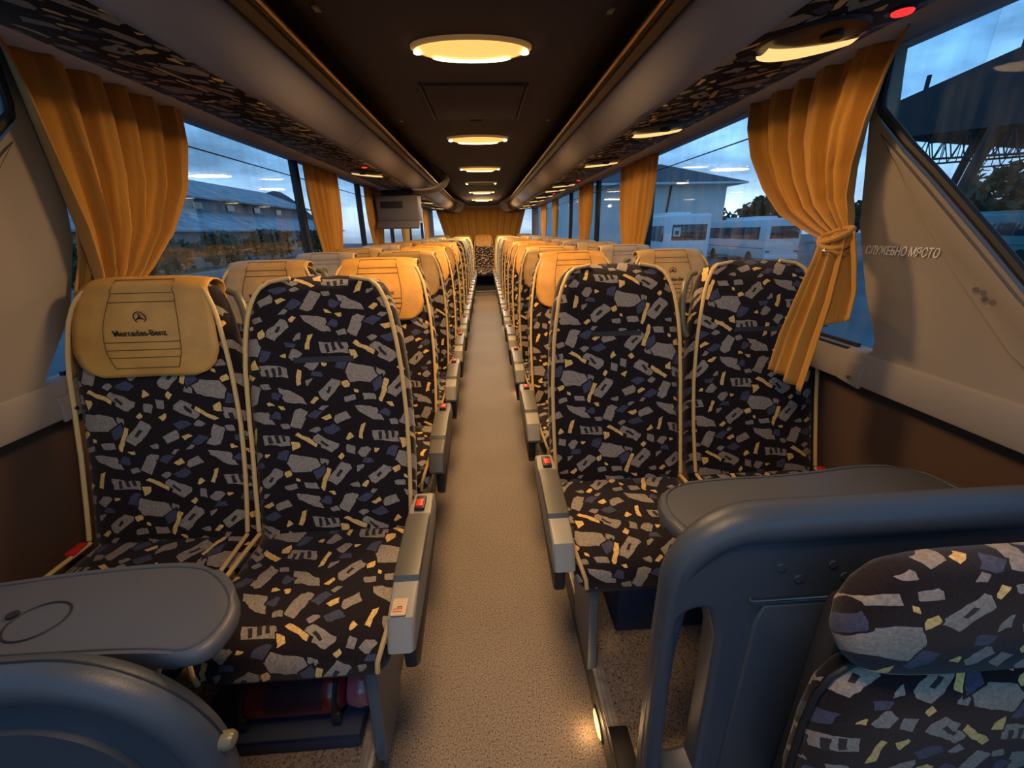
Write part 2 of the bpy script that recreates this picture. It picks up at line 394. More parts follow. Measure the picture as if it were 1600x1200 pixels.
# dark end piece of the right edge strip
ob('strip_end_cover', bx((XB + 0.345, 0.46, 0.112), (0.055, 0.56, 0.02), 0.004), 'black_plastic', bpy.data.objects['trim_2'])
for y in [0.62 + 0.75 * k for k in range(0, 13, 2)]:
    pass

# side walls
WIN = [(1.17, 3.27), (3.31, 4.80), (4.84, 6.30), (6.34, 7.80), (7.84, 9.30), (9.34, 10.30)]
ZS, ZT = 1.04, 1.90
for side, s in (('left', -1), ('right', 1)):
    X = XB + s * 1.22
    w_ = empty('wall_' + side, (X, 4.5, 0.1), kind='structure')
    W = lambda name, bm, m, smooth=False, w_=w_, X=X: ob(name, bm, m, w_, smooth, (-X, -4.5, -0.1))
    W('lower_carpet', bx((X + s * 0.075, 4.6, 0.51), (0.06, 12.4, 0.84)), 'brown_carpet')
    # heater duct along the foot of the wall
    W('heater_duct', bx((X - s * 0.035, 4.8, 0.20), (0.07, 12.0, 0.16), 0.015), 'brown_carpet', True)
    # beige sill, hollow towards the window
    W('sill', bx((X + s * 0.02, 4.9, 0.985), (0.08, 11.7, 0.11), 0.012), 'beige_panel', True)
    W('upper_wall', bx((X + s * 0.06, 4.6, 2.085), (0.06, 12.4, 0.34)), 'rack_dark')
    for k in range(len(WIN) - 1):
        y = (WIN[k][1] + WIN[k + 1][0]) / 2
        W('window_post', bx((X + s * 0.045, y, 1.46), (0.05, 0.045, 0.92), 0.005), 'rubber_black', True)
    W('rear_post', bx((X + s * 0.03, 10.72, 1.46), (0.06, 0.84, 0.92)), 'beige_panel')
    # front quarter panel: slanted beige triangle with a raised band along the windscreen side
    dl = 0.075 if s < 0 else 0.0
    poly = [(1.42 + dl, 1.90), (1.40 + dl, 1.76), (1.335 + dl, 1.42), (1.245 + dl, 1.22), (1.165 + dl * .5, 1.09), (1.16, 1.05), (1.185, 1.02), (1.23, 1.0), (1.23, 0.945), (-0.2, 0.945), (0.30, 0.98),
            (0.60, 1.05), (0.865, 1.275), (0.96, 1.36), (1.061, 1.447), (1.15, 1.525), (1.245, 1.603), (1.365, 1.71), (1.385, 1.90)]
    bm = nb(); prism(bm, poly, 'X', X - s * 0.012, X + s * 0.05, 0.006)
    W('quarter_panel', bm, 'beige_panel', True)
    bm = nb(); prism(bm, [(1.33, 1.665), (1.235, 1.585), (1.055, 1.43), (0.86, 1.26), (0.60, 1.04), (0.30, 0.97), (0.34, 0.955), (0.60, 0.985), (0.83, 1.14), (1.00, 1.30), (1.17, 1.48)], 'X', X - s * 0.024, X - s * 0.01, 0.009, 3)
    W('quarter_band', bm, 'beige_panel', True)
    bm = nb(); tube(bm, [(X - s * 0.004, yy, zz + 0.004) for yy, zz in ((1.375, 1.90), (1.37, 1.76), (1.362, 1.728), (1.242, 1.62), (1.146, 1.541), (1.058, 1.465), (0.959, 1.379), (0.871, 1.3), (0.60, 1.07), (0.30, 1.0), (-0.2, 0.97))], 0.012, 8)
    W('windscreen_seal', bm, 'rubber_black', True)
    bm = nb(); box(bm, (X - s * 0.014, 5.6, 1.039), (0.012, 8.7, 0.006)); box(bm, (X + s * 0.02, 5.6, 1.046), (0.012, 8.7, 0.012))
    W('sill_seal', bm, 'rubber_black')
    bm = nb(); prism(bm, [(1.17, 1.0), (1.25, 1.0), (1.25, 0.935), (1.17, 0.925)], 'X', X - s * 0.028, X - s * 0.01, 0.006)
    W('sill_cap', bm, 'beige_panel', True)
    for (yy, zz, xo) in ((1.20, 0.955, 0.032), (0.93, 1.268, 0.034), (0.905, 1.25, 0.034), (0.82, 0.955, 0.014)):
        bm = nb(); cyl(bm, (X - s * xo, yy, zz), (X - s * (xo + 0.004), yy, zz), 0.0065, 12)
        W('screw', bm, 'chrome', True)
    n0 = 0 if s < 0 else 6
    for k, (a, b) in enumerate(WIN):
        wn_ = empty('window_%d' % (n0 + k + 1), (X, (a + b) / 2, ZS), kind='structure')
        c = (-X, -(a + b) / 2, -ZS)
        ob('pane', bx((X + s * 0.045, (a + b) / 2, 1.475), (0.004, b - a + 0.04, 0.90)), 'window_glass', wn_, False, c)
        # the thin black curtain wire runs across the glass
        bm = nb(); tube(bm, [(X - s * 0.005, max(a - 0.02, 1.6), 1.782), (X - s * 0.005, b + 0.02, 1.782)], 0.003, 6)
        ob('curtain_wire', bm, 'rubber_black', wn_, True, c)
    # small cab window before the quarter panel
    cab = empty('window_%d' % (13 if s < 0 else 14), (X, 0.5, 1.0), kind='structure')
    bm = nb(); prism(bm, [(1.39, 1.90), (1.37, 1.70), (1.061, 1.43), (0.865, 1.26), (0.60, 1.03), (0.30, 0.97), (-0.6, 0.95), (-0.6, 1.90)], 'X', X + s * 0.043, X + s * 0.047)
    ob('pane', bm, 'window_glass', cab, False, (-X, -0.5, -1.0))
# lettering on the right quarter panel
tm = text_mesh('panel_lettering', '\u0421\u041b\u0423\u0416\u0415\u0411\u041d\u041e \u041c\u042f\u0421\u0422\u041e', 0.047, 'letter_white', 0.0008, 0.0004, 0.12)
X = XB + 1.22
lt = put('panel_lettering', tm, bpy.data.objects['wall_right'], (-0.0145, 1.170 - 4.5, 1.342 - 0.1))
lt.rotation_euler = (PI / 2, 0, -PI / 2); lt.scale = (0.49, 0.72, 1)
lt['label'] = 'white Cyrillic lettering'
# rear wall
wr = empty('wall_rear', (XB, 11.05, 0.1), kind='structure')
ob('rear_panel', bx((XB, 11.08, 0.60), (2.5, 0.06, 1.2)), 'brown_carpet', wr, False, (-XB, -11.05, -0.1))
ob('rear_header', bx((XB, 11.0, 2.06), (2.5, 0.10, 0.30), 0.02), 'beige_panel', wr, True, (-XB, -11.05, -0.1))
ob('rear_pane', bx((XB, 11.07, 1.55), (2.4, 0.006, 0.8)), 'window_glass', wr, False, (-XB, -11.05, -0.1))
# ceiling
cp = [(-1.25, 2.22), (-0.85, 2.24), (-0.62, 2.17), (-0.50, 2.11), (-0.44, 2.06), (-0.38, 2.02), (-0.32, 2.0), (0.32, 2.0), (0.38, 2.02), (0.44, 2.06), (0.50, 2.11), (0.62, 2.17), (0.85, 2.24), (1.25, 2.22)]
bm = nb(); prism(bm, [(XB + a, z) for a, z in cp] + [(XB + 1.25, 2.30), (XB - 1.25, 2.30)], 'Y', 0.35, 11.0)
ce = ob('ceiling', bm, 'ceiling_carpet'); tag(ce, kind='structure')
for s in (-1, 1):
    for y in (1.62, 3.0, 4.55):
        bm = nb(); box(bm, (XB + s * 0.455, y, 2.066), (0.022, 0.035, 0.008), 0.003, 1, Matrix.Rotation(0, 3, 'X'))
        ob('ceiling_clip', bm, 'rack_panel', ce)

# ------------------------------------------------------------ luggage racks
def rack(side, s):
    r_ = empty('luggage_rack', (XB + s * 0.9, 5.6, 1.86), 'long overhead luggage rack on the %s side, grey front edge, rail with a painted golden glint and patterned underside' % side, 'luggage rack')
    c = (-(XB + s * 0.9), -5.6, -1.86)
    y0, y1 = -0.1, 10.45
    bm = nb(); profile_strip(bm, [(1.30, 1.905), (1.22, 1.895), (1.10, 1.903), (1.10, 1.93)], y0, y1, s); thick(ob('window_edge_panel', bm, 'rack_panel', r_, True, c), 0.004)
    bm = nb(); profile_strip(bm, [(1.105, 1.905), (0.90, 1.885), (0.715, 1.860)], y0, y1, s); thick(ob('lining_panel', bm, 'shard_fabric_shaded', r_, True, c), 0.004)
    bm = nb(); profile_strip(bm, [(0.725, 1.868), (0.718, 1.853), (0.69, 1.856), (0.655, 1.870), (0.625, 1.893), (0.600, 1.922), (0.585, 1.95), (0.588, 1.962), (0.60, 1.968)], y0, y1, s)
    thick(ob('front_edge_panel', bm, 'rack_panel', r_, True, c), 0.004)
    bm = nb(); profile_strip(bm, [(0.60, 1.962), (0.600, 1.985), (0.575, 2.012), (0.565, 2.022)], y0, y1, s); ob('inner_channel', bm, 'rack_inner', r_, True, c)
    bm = nb(); tube(bm, [(XB + s * 0.562, y0, 2.024), (XB + s * 0.562, y1, 2.024)], 0.011, 10); ob('rail', bm, 'glint_rail', r_, True, c)
    bm = nb(); tube(bm, [(XB + s * 0.578, y0, 2.012), (XB + s * 0.578, y1, 2.012)], 0.006, 8); ob('rail_gasket', bm, 'rack_dark', r_, True, c)
    bm = nb(); profile_strip(bm, [(0.575, 2.02), (0.62, 1.99), (1.2, 2.0)], y0, y1, s); ob('rack_floor', bm, 'rack_dark', r_, True, c)
    # joints of the front edge panel
    for y in (2.6, 4.05, 5.5, 6.95, 8.4):
        bm = nb(); profile_strip(bm, [(0.716, 1.8495), (0.69, 1.8525), (0.652, 1.8675), (0.622, 1.891), (0.597, 1.921), (0.582, 1.95)], y, y + 0.003, s); ob('panel_joint', bm, 'rack_dark', r_, False, c)
    # curved end board
    pr = [(0.72, 1.86), (0.55, 1.83), (0.44, 1.90), (0.40, 2.02), (0.43, 2.14), (0.47, 2.2), (1.2, 2.2), (1.2, 1.9)]
    bm = nb(); prism(bm, [(XB + s * a, z) for a, z in pr], 'Y', y1, y1 + 0.12, 0.01); ob('end_board', bm, 'rack_panel', r_, True, c)
    if s < 0:   # curved closing board half way along the left rack
        arc = [(0.72, 1.848), (0.64, 1.845), (0.55, 1.856), (0.47, 1.88), (0.40, 1.93), (0.365, 1.99), (0.36, 2.04), (0.39, 2.10)]
        def f(u, v):
            a, z = interp([(k / 7, *p) for k, p in enumerate(arc)], v)
            return (XB + s * a, lerp(4.85 + 0.3 * v, 5.45 + 0.05 * v, u), z)
        bm = nb(); grid(bm, 4, 21, f); thick(ob('curved_closing_board', bm, 'rack_panel', r_, True, c), 0.012)
    return r_
rack('left', -1); rack('right', 1)

# ============================================================ LIGHTS
def ceiling_lamp(y, label, power, white=False, lit=True):
    t = empty('ceiling_lamp', (XB + 0.01, y, 2.0), label, 'ceiling lamp', 'oval lamps along the ceiling')
    a, b = 0.192, 0.088
    def el(k, r, z): 
        q = 2 * PI * k / 40; return (a * r * math.cos(q), b * r * math.sin(q), z)
    bm = nb(); rings = []
    for r, z in ((1.06, 0.002), (1.05, -0.008), (1.0, -0.013), (0.95, -0.010), (0.93, 0.0)): rings.append([el(k, r, z) for k in range(40)])
    loft(bm, rings, False); ob('rim', bm, 'lamp_rim', t)
    bm = nb(); rings = [[el(k, r, z) for k in range(40)] for r, z in ((0.95, -0.004), (0.90, -0.016), (0.78, -0.024), (0.5, -0.028), (0.2, -0.029))]
    loft(bm, rings, True); ob('lens', bm, 'lamp_lens' if lit else 'rack_panel', t)
    if lit:
        bm = nb(); tube(bm, [(x, 0.040 * math.cos(x * 9) , -0.0290) for x in [-.13 + .26 * k / 10 for k in range(11)]], [0.004] + [0.011] * 9 + [0.004], 8, flat=0.35)
        ob('bulb_glow', bm, 'lamp_core_white' if white else 'lamp_core', t)
    for s in (-1, 1):
        bm = nb(); bmesh.ops.create_uvsphere(bm, u_segments=10, v_segments=6, radius=0.012); bmesh.ops.scale(bm, vec=(1.3, 1, 0.5), verts=bm.verts)
        ob('end_bulb', bm, 'lamp_core', t, True, (s * a * 0.93, 0, -0.018))
    ld = bpy.data.lights.new('lamp_light', 'AREA'); ld.shape = 'ELLIPSE'; ld.size = 0.38; ld.size_y = 0.22
    ld.energy = power; ld.color = (0.75, 0.9, 1.0) if white else (1.0, 0.60, 0.26)
    lo = bpy.data.objects.new('lamp_light', ld); COL.objects.link(lo); lo.parent = t; lo.location = (0, 0, -0.045)
    ld.spread = math.radians(180)
    if y > 8:  # added fill light to brighten the rear curtains, no bulb of the lamp
        pd = bpy.data.lights.new('rear_fill_light', 'POINT'); pd.energy = 14; pd.color = (1.0, 0.62, 0.28); pd.shadow_soft_size = 0.02
        po = bpy.data.objects.new('rear_fill_light', pd); COL.objects.link(po); po.parent = t; po.location = (0, 0, -0.16)
ords = ['nearest', 'second', 'third', 'fourth', 'fifth', 'sixth', 'seventh', 'eighth', 'ninth', 'tenth', 'eleventh', 'twelfth']
LP = 20.0
for k, (y, p, wh, lit) in enumerate(((1.70, LP, 0, 1), (3.15, LP, 0, 1), (4.54, LP, 0, 1), (5.85, LP * .5, 0, 0), (7.12, LP, 1, 1), (8.80, LP * 2.6, 0, 1))):
    lb = {3: 'ceiling lamp fourth from the camera with a dark centre and only its two ends lit', 4: 'ceiling lamp fifth from the camera, the only one glowing bluish white'}.get(k, 'oval ceiling lamp glowing amber, %s from the camera' % ords[k])
    ceiling_lamp(y, lb, p, wh, lit)
ceiling_lamp(0.28, 'oval ceiling lamp over the front step beside the camera', 11.0)
# roof hatch
t = empty('roof_hatch', (XB + 0.01, 2.35, 2.0), 'dark square hatch panel in the ceiling between the two nearest lamps', 'hatch')
bm = nb()
bm.free()
for q in (-0.225, 0.225): ob('side_rail', bx((q, 0, -0.004), (0.008, 0.58, 0.010), 0.002), 'rubber_black', t)
ob('hatch_panel', bx((0, 0, -0.006), (0.42, 0.56, 0.010), 0.004), 'ceiling_carpet', t)
ob('latch', bx((0, 0.30, -0.008), (0.07, 0.025, 0.012), 0.004), 'rack_dark', t)
# reading-light pods
def pod(s, y, a, label, lit=True, power=0.0):
    z = 1.86 + (a - 0.715) * 0.115
    t = empty('reading_light', (XB + s * a, y, z - 0.003), label, 'reading light', 'reading lights under the luggage racks')
    def el(k, r, zz, ra=0.130, rb=0.115):
        q = 2 * PI * k / 32; return (ra * r * math.cos(q), rb * r * math.sin(q), zz + 0.1 * s * ra * r * math.cos(q))
    bm = nb(); loft(bm, [[el(k, r, zz) for k in range(32)] for r, zz in ((1.0, 0.0), (0.96, -0.008), (0.8, -0.014), (0.3, -0.018))]); ob('housing', bm, 'black_plastic', t)
    # half-moon lens on the near side of the housing
    def f(u, v):
        q = math.radians(lerp(200, 340, u)); r0 = 0.98
        x = 0.125 * math.cos(q); yy0 = 0.108 * math.sin(q); yy1 = 0.016 - 0.026 * math.sin(PI * u)
        return (x, -lerp(min(yy0, yy1 - 0.001), yy1, v), -0.020 - 0.006 * math.sin(PI * v) + 0.1 * s * x)
    bm = nb(); grid(bm, 14, 5, f); ob('lens', bm, 'reading_lens' if lit else 'rack_panel', t)
    bm = nb(); cyl(bm, (0.02 * s, -0.05, -0.016), (0.02 * s, -0.05, -0.024), 0.025, 16); ob('spot_nozzle', bm, 'rubber_black', t)
    if power:
        ld = bpy.data.lights.new('reading_lamp_light', 'AREA'); ld.shape = 'ELLIPSE'; ld.size = 0.2; ld.size_y = 0.1; ld.energy = power; ld.color = (1.0, 0.62, 0.28)
        lo = bpy.data.objects.new('reading_lamp_light', ld); COL.objects.link(lo); lo.parent = t; lo.location = (0, 0.09, -0.035)
for k, y in enumerate((1.40, 2.42, 3.46, 4.98, 5.55, 6.5, 7.4, 8.6, 9.5)):
    pod(1, y - 0.13, 0.893, 'lit half-moon reading light under the right rack, %s from the camera' % ords[k], True, 0.9)
for k, y in enumerate((3.85, 5.95, 7.3, 9.1)):
    pod(-1, y - 0.12, 0.88, 'lit half-moon reading light under the left rack, %s from the camera' % ords[k], True, 0.9)
for s, y, a, lb in ((1, 1.165, 1.035, 'round red light under the right rack above the big curtain'), (-1, 3.35, 0.80, 'small red light under the left rack before the reading light'),
                    (-1, 6.4, 0.80, 'farther small red light under the left rack'), (1, 4.6, 1.0, 'small red light under the right rack, second from the camera'), (1, 6.2, 1.0, 'small red light under the right rack, farthest from the camera')):
    z = 1.86 + (a - 0.715) * 0.115 - 0.004; r = 0.023 if y < 2 else 0.02
    t = empty('call_light', (XB + s * a, y, z), lb, 'indicator light')
    bm = nb(); loft(bm, [[(r * q * math.cos(2 * PI * k / 20), r * q * math.sin(2 * PI * k / 20), zz) for k in range(20)] for q, zz in ((1.15, 0), (1.1, -0.005), (1.0, -0.006))]); ob('bezel', bm, 'black_plastic', t)
    bm = nb(); loft(bm, [[(r * q * math.cos(2 * PI * k / 20), r * q * math.sin(2 * PI * k / 20), zz) for k in range(20)] for q, zz in ((1.0, -0.005), (0.9, -0.010), (0.4, -0.013))]); ob('lens', bm, 'red_lens', t)
# courtesy lights in the aisle riser
for k, y in enumerate((0.80, 3.6, 6.4)):
    t = empty('courtesy_light', (XB + 0.3145, y, 0.03), 'small oval step light low on the right aisle edge, %s from the camera' % ords[k], 'step light', 'step lights along the aisle')
    bm = nb(); loft(bm, [[(xx, 0.045 * r * math.cos(2 * PI * q / 20), 0.02 * r * math.sin(2 * PI * q / 20)) for q in range(20)] for r, xx in ((1.2, 0), (1.15, -0.004), (1.0, -0.005))]); ob('bezel', bm, 'black_plastic', t)
    bm = nb(); loft(bm, [[(xx, 0.045 * r * math.cos(2 * PI * q / 20), 0.02 * r * math.sin(2 * PI * q / 20)) for q in range(20)] for r, xx in ((1.0, -0.004), (0.8, -0.009), (0.3, -0.011))]); ob('lens', bm, 'reading_lens', t)
    ld = bpy.data.lights.new('step_glow', 'POINT'); ld.energy = 0.25; ld.color = (1, 0.6, 0.25); ld.shadow_soft_size = 0.02
    lo = bpy.data.objects.new('step_glow', ld); COL.objects.link(lo); lo.parent = t; lo.location = (-0.035, 0, 0.01)

# ============================================================ SEATS
# local frame: origin on the platform (z=0 -> world 0.10) at the seat centre under the crease between cushion and back
HW = [(0.40, .222), (0.47, .232), (0.62, .236), (0.80, .236), (0.95, .230), (1.05, .219), (1.12, .206), (1.17, .190), (1.20, .170), (1.215, .145), (1.222, .11), (1.225, .05)]
TH = [(0.40, .05), (0.47, .06), (0.62, .062), (0.90, .058), (1.10, .056), (1.18, .050), (1.205, .040), (1.218, .026), (1.225, .012)]
def yc(z):  # centre line of the back, leaning away from the aisle viewer
    return 0.058 + (z - 0.47) * 0.265 + 0.012 * math.sin((z - 0.47) * 7)
def back_mesh():
    bm = nb(); rings = []
    zs = [0.40, 0.43, 0.47, 0.53, 0.60, 0.68, 0.76, 0.84, 0.92, 1.0, 1.06, 1.11, 1.15, 1.18, 1.20, 1.212, 1.220, 1.225]
    for z in zs:
        hw = interp(HW, z)[0]; th = interp(TH, z)[0]
        pts = []
        for (x, y) in sup(hw, th, 32, 3.4):
            f = 1 - (x / hw) ** 2
            if y < 0: y += 0.014 * f        # shallow hollow of the front between side bolsters
            pts.append((x, yc(z) + y, z))
        rings.append(pts)
    loft(bm, rings)
    return mesh('backrest', bm, 'shard_fabric')
def front_y(x, z):
    hw = interp(HW, z)[0]; th = interp(TH, z)[0]; q = min(1, abs(x) / hw)
    return yc(z) - th * (1 - q ** 3.4) ** (1 / 3.4) + 0.014 * (1 - q * q)
def cushion_mesh():
    bm = nb(); rings = []
    for y, zt, zb, hw in ((0.06, .455, .36, .215), (0.02, .462, .35, .228), (-.06, .462, .345, .232), (-.16, .460, .34, .234), (-.25, .458, .335, .234), (-.31, .452, .33, .232), (-.345, .438, .33, .228), (-.368, .415, .335, .222), (-.380, .39, .345, .212)):
        c = (zt + zb) / 2; h = (zt - zb) / 2
        rings.append([(x, y, c + z - 0.010 * max(0, z / h) * (1 - (x / hw) ** 2)) for x, z in sup(hw, h, 28, 3.6)])
    loft(bm, rings)
    return mesh('cushion', bm, 'shard_fabric')
def piping_mesh(s):
    bm = nb(); pts = []
    for z in [0.47, 0.5, 0.56, 0.64, 0.72, 0.8, 0.88, 0.96, 1.03, 1.08, 1.12, 1.155, 1.18, 1.198, 1.208, 1.214]:
        hw = interp(HW, z)[0]; th = interp(TH, z)[0]
        pts.append((s * (hw * 0.955), yc(z) - th * 0.93, z))
    pts.append((s * 0.085, yc(1.222) - 0.024, 1.224))
    tube(bm, pts, 0.0062, 8); return mesh('piping', bm, 'cream_piping')
def cushion_piping_mesh(s):
    bm = nb(); tube(bm, [(s * .222, 0.0, .462), (s * .226, -.10, .462), (s * .228, -.20, .460), (s * .228, -.28, .456), (s * .224, -.33, .444), (s * .214, -.365, .42), (s * .202, -.383, .385), (s * .198, -.382, .352)], 0.0062, 8)
    return mesh('cushion_piping', bm, 'cream_piping')
def cover_point(u, v, off=0.012):
    """u -1..1 across, v 0 (front lower hem) .. 1 (rear hem)"""
    z0, zt = 0.955, 1.232
    if v < 0.72:
        q = v / 0.72; zz = lerp(z0, 1.205, q)
        w = interp([(0, .125), (.05, .158), (.13, .180), (.3, .195), (.6, .190), (.85, .178), (1, .172)], q)[0]
        x = u * w; y = min(front_y(min(abs(x), .16), min(zz, 1.19)), 9) - off - 0.012 * math.sin(PI * min(1, q * 1.1)) * (1 - u * u)
        zz -= 0.012 * (1 - abs(u) ** 3) * (1 - q) * 0 
        return Vector((x, y, zz))
    q = (v - 0.72) / 0.28; yf = front_y(0, 1.19) - off; yb = yc(1.19) + .052 + 0.012
    if q < 0.6:
        a = q / 0.6; x = u * .170
        y = lerp(yf, yb, a); z = 1.205 + 0.034 * math.sin(PI * a) ** 0.7 - 0.010 * abs(u) ** 4
        return Vector((x, y, z))
    a = (q - 0.6) / 0.4
    return Vector((u * .165, yb - 0.02 * a, 1.205 - 0.10 * a))
def cover_mesh(m):
    bm = nb(); grid(bm, 18, 30, lambda u, v: cover_point(2 * u - 1, v))
    me = mesh('headrest_cover', bm, m); return me
def stitch_mesh():
    bm = nb(); r = 0.0011
    def P(x, v):  # x metres -> approx u
        p = cover_point(max(-1, min(1, x / 0.185)), v, 0.0135); return p
    L_ = lambda v: -0.085 - 0.012 * math.sin(v * 4)
    R_ = lambda v: 0.085 + 0.012 * math.sin(v * 4)
    for fn in (L_, R_): tube(bm, [P(fn(v), v) for v in [0.08 + 0.68 * k / 16 for k in range(17)]], r, 4)
    for v in (0.08, 0.17, 0.235, 0.30, 0.62, 0.69, 0.76): tube(bm, [P(lerp(L_(v), R_(v), k / 8), v) for k in range(9)], r, 4)
    return mesh('seam', bm, 'stitching', False)
def emblem_mesh():
    bm = nb(); c = cover_point(0, 0.50, 0.0160); R = 0.0165
    tube(bm, [(R * math.cos(2 * PI * k / 24), c.y - 0.001, c.z + R * math.sin(2 * PI * k / 24)) for k in range(24)], 0.0014, 6, closed=True)
    for k in range(3):
        a = PI / 2 + 2 * PI * k / 3
        tip = (R * math.cos(a), c.z + R * math.sin(a)); l = (0.0038 * math.cos(a + PI / 3), c.z + 0.0038 * math.sin(a + PI / 3)); r_ = (0.0038 * math.cos(a - PI / 3), c.z + 0.0038 * math.sin(a - PI / 3))
        v = [bm.verts.new((p[0], c.y - 0.0015, p[1])) for p in (tip, l, (0, c.z), r_)]
        bm.faces.new(v)
    return mesh('emblem', bm, 'black_thread', False)
ME = dict(back=back_mesh(), cush=cushion_mesh(), pl=piping_mesh(-1), pr=piping_mesh(1), cl=cushion_piping_mesh(-1), cr=cushion_piping_mesh(1), seam=stitch_mesh(), emb=emblem_mesh())
for k in ('gold', 'tan', 'beige'): ME[k] = cover_mesh(k + '_leather')
SX, SZ = 1.04, 0.968
def zs_(z): return 0.47 + (z - 0.47) * SZ
ME['word'] = text_mesh('cover_lettering', 'Mercedes-Benz', 0.0265, 'black_thread', 0.0004, 0.0003)
# velcro strip where a cover would fasten
bm = nb(); grid(bm, 8, 1, lambda u, v: (lerp(-.085, .085, u), front_y(lerp(-.085, .085, u), 0.985) - 0.003, 0.976 + 0.018 * v)); ME['strip'] = mesh('fastening_strip', bm, 'velcro')
for k in ('back', 'pl', 'pr', 'seam', 'emb', 'gold', 'tan', 'beige', 'strip'):
    for v in ME[k].vertices: v.co.x *= (SX if k not in ('emb',) else 1); v.co.z = zs_(v.co.z)
for k in ('cush', 'cl', 'cr'):
    for v in ME[k].vertices: v.co.x *= 1.03
def base_mesh():
    bm = nb(); box(bm, (0, -0.16, 0.325), (0.40, 0.40, 0.035), 0.008); box(bm, (0, 0.02, 0.36), (0.38, 0.06, 0.10), 0.01)
    return mesh('seat_frame', bm, 'seat_shell')
ME['base'] = base_mesh()
def leg_mesh(s):   # aisle pedestal, s = direction of the aisle
    bm = nb(); prism(bm, [(-0.345, 0.335), (-0.30, 0.34), (0.0, 0.34), (0.02, 0.30), (-0.12, 0.20), (-0.20, 0.012), (-0.20, 0.0), (-0.37, 0.0), (-0.37, 0.02)], 'X', s * 0.155, s * 0.185, 0.005)
    return mesh('pedestal', bm, 'steel_leg')
def arm_mesh(s):
    x0, x1 = s * 0.245, s * 0.305
    bm = nb(); prism(bm, [(-0.42, 0.455), (-0.385, 0.520), (-0.30, 0.535), (-0.02, 0.555), (0.03, 0.555), (0.06, 0.535), (0.06, 0.48), (0.0, 0.455), (-0.30, 0.44), (-0.40, 0.435)], 'X', x0, x1, 0.009, 3)
    return mesh('armrest', bm, 'armrest_shell')
def pad_mesh(s):
    bm = nb(); prism(bm, [(-0.30, 0.532), (-0.29, 0.547), (-0.10, 0.561), (-0.07, 0.558), (-0.07, 0.545), (-0.29, 0.528)], 'X', s * 0.243, s * 0.307, 0.004)
    return mesh('armrest_pad', bm, 'armrest_pad')
def well_mesh(s): return mesh('button_well', bx((s * 0.272, -0.022, 0.5585), (0.030, 0.062, 0.012), 0.003), 'black_plastic')
def button_mesh(s): return mesh('recline_button', bx((s * 0.272, -0.032, 0.563), (0.022, 0.034, 0.014), 0.003), 'red_plastic')
def blade_mesh(s):
    bm = nb(); prism(bm, [(-0.33, 0.30), (-0.36, 0.33), (-0.36, 0.42), (-0.30, 0.435), (0.10, 0.45), (0.12, 0.43), (0.05, 0.36)], 'X', s * 0.262, s * 0.292, 0.006)
    return mesh('side_cover', bm, 'black_plastic')
def handle_mesh(s):   # curved grip on the aisle-side shoulder
    bm = nb(); tube(bm, [(s * .19, yc(1.18) + .03, 1.185), (s * .215, yc(1.16) + .03, 1.175), (s * .235, yc(1.12) + .02, 1.14), (s * .248, yc(1.07) + .01, 1.09), (s * .252, yc(1.02), 1.03), (s * .247, yc(.98), 0.985), (s * .23, yc(.95), 0.955)], 0.0115, 10)
    return mesh('grab_handle', bm, 'olive_grip')
for s in (-1, 1):
    ME['leg', s] = leg_mesh(s); ME['arm', s] = arm_mesh(s); ME['armd', s] = arm_mesh(s); ME['armd', s].materials[0] = MT['armrest_pad']; ME['pad', s] = pad_mesh(s); ME['well', s] = well_mesh(s); ME['btn', s] = button_mesh(s); ME['blade', s] = blade_mesh(s); ME['handle', s] = handle_mesh(s)
    for v in ME['handle', s].vertices: v.co.x *= SX; v.co.z = zs_(v.co.z)
for s in (-1, 1): ME['rel', s] = mesh('belt_release', bx((s * 0.236, -0.035, 0.468), (0.022, 0.05, 0.018), 0.004), 'red_plastic')
seat_n = [0]
def seat(x, y, aisle, label, group, cover=None, aisle_seat=True, z=0.1, logo=True, dark_arm=False):
    """aisle = +1/-1 direction of the aisle from the seat (0: rear bench)"""
    t = empty('coach_seat', (x, y, z), label, 'seat', group)
    put('cushion', ME['cush'], t); put('backrest', ME['back'], t); put('seat_frame', ME['base'], t)
    put('piping', ME['pl'], t); put('piping', ME['pr'], t); put('cushion_piping', ME['cl'], t); put('cushion_piping', ME['cr'], t)
    if cover:
        c = put('headrest_cover', ME[cover], t)
        c.modifiers.new('thickness', 'SOLIDIFY').thickness = 0.005
        put('seam', ME['seam'], c)
        if logo:
            put('emblem', ME['emb'], c)
            p = cover_point(0, 0.375, 0.0175); w2 = put('cover_lettering', ME['word'], c, (0, p.y, zs_(p.z))); w2.rotation_euler = (PI / 2 + 0.25, 0, 0); w2.scale = (0.88, 1, 1)
    else:
        put('fastening_strip', ME['strip'], t)
    if aisle and aisle_seat:
        put('pedestal', ME['leg', aisle], t); a = put('armrest', ME['armd', aisle] if dark_arm else ME['arm', aisle], t); put('armrest_pad', ME['pad', aisle], a)
        w3 = put('button_well', ME['well', aisle], a); put('recline_button', ME['btn', aisle], a)
        put('side_cover', ME['blade', aisle], t)
    elif aisle:
        put('belt_release', ME['rel', -aisle], t)
        put('grab_handle', ME['handle', aisle], t)
    return t
CA_L = [None, 'gold', 'tan', 'gold', 'gold', 'gold', None, None, 'tan', 'tan', None, 'tan']  # row tones alternate; warm and cool light also put into aisle and window covers
CW_L = ['gold', 'tan', 'beige', 'tan', 'beige', 'tan', 'gold', 'beige', 'tan', 'beige', 'beige', 'beige']
CA_R = [None, 'gold', 'tan', 'gold', 'gold', 'tan', 'gold', 'tan', 'tan', 'gold', 'tan', 'tan']
CW_R = [None, 'tan', 'beige', 'beige', 'beige', 'beige', 'beige', 'tan', 'beige', 'beige', 'tan', 'beige']
cname = {'gold': 'golden', 'tan': 'tan', 'beige': 'pale beige'}
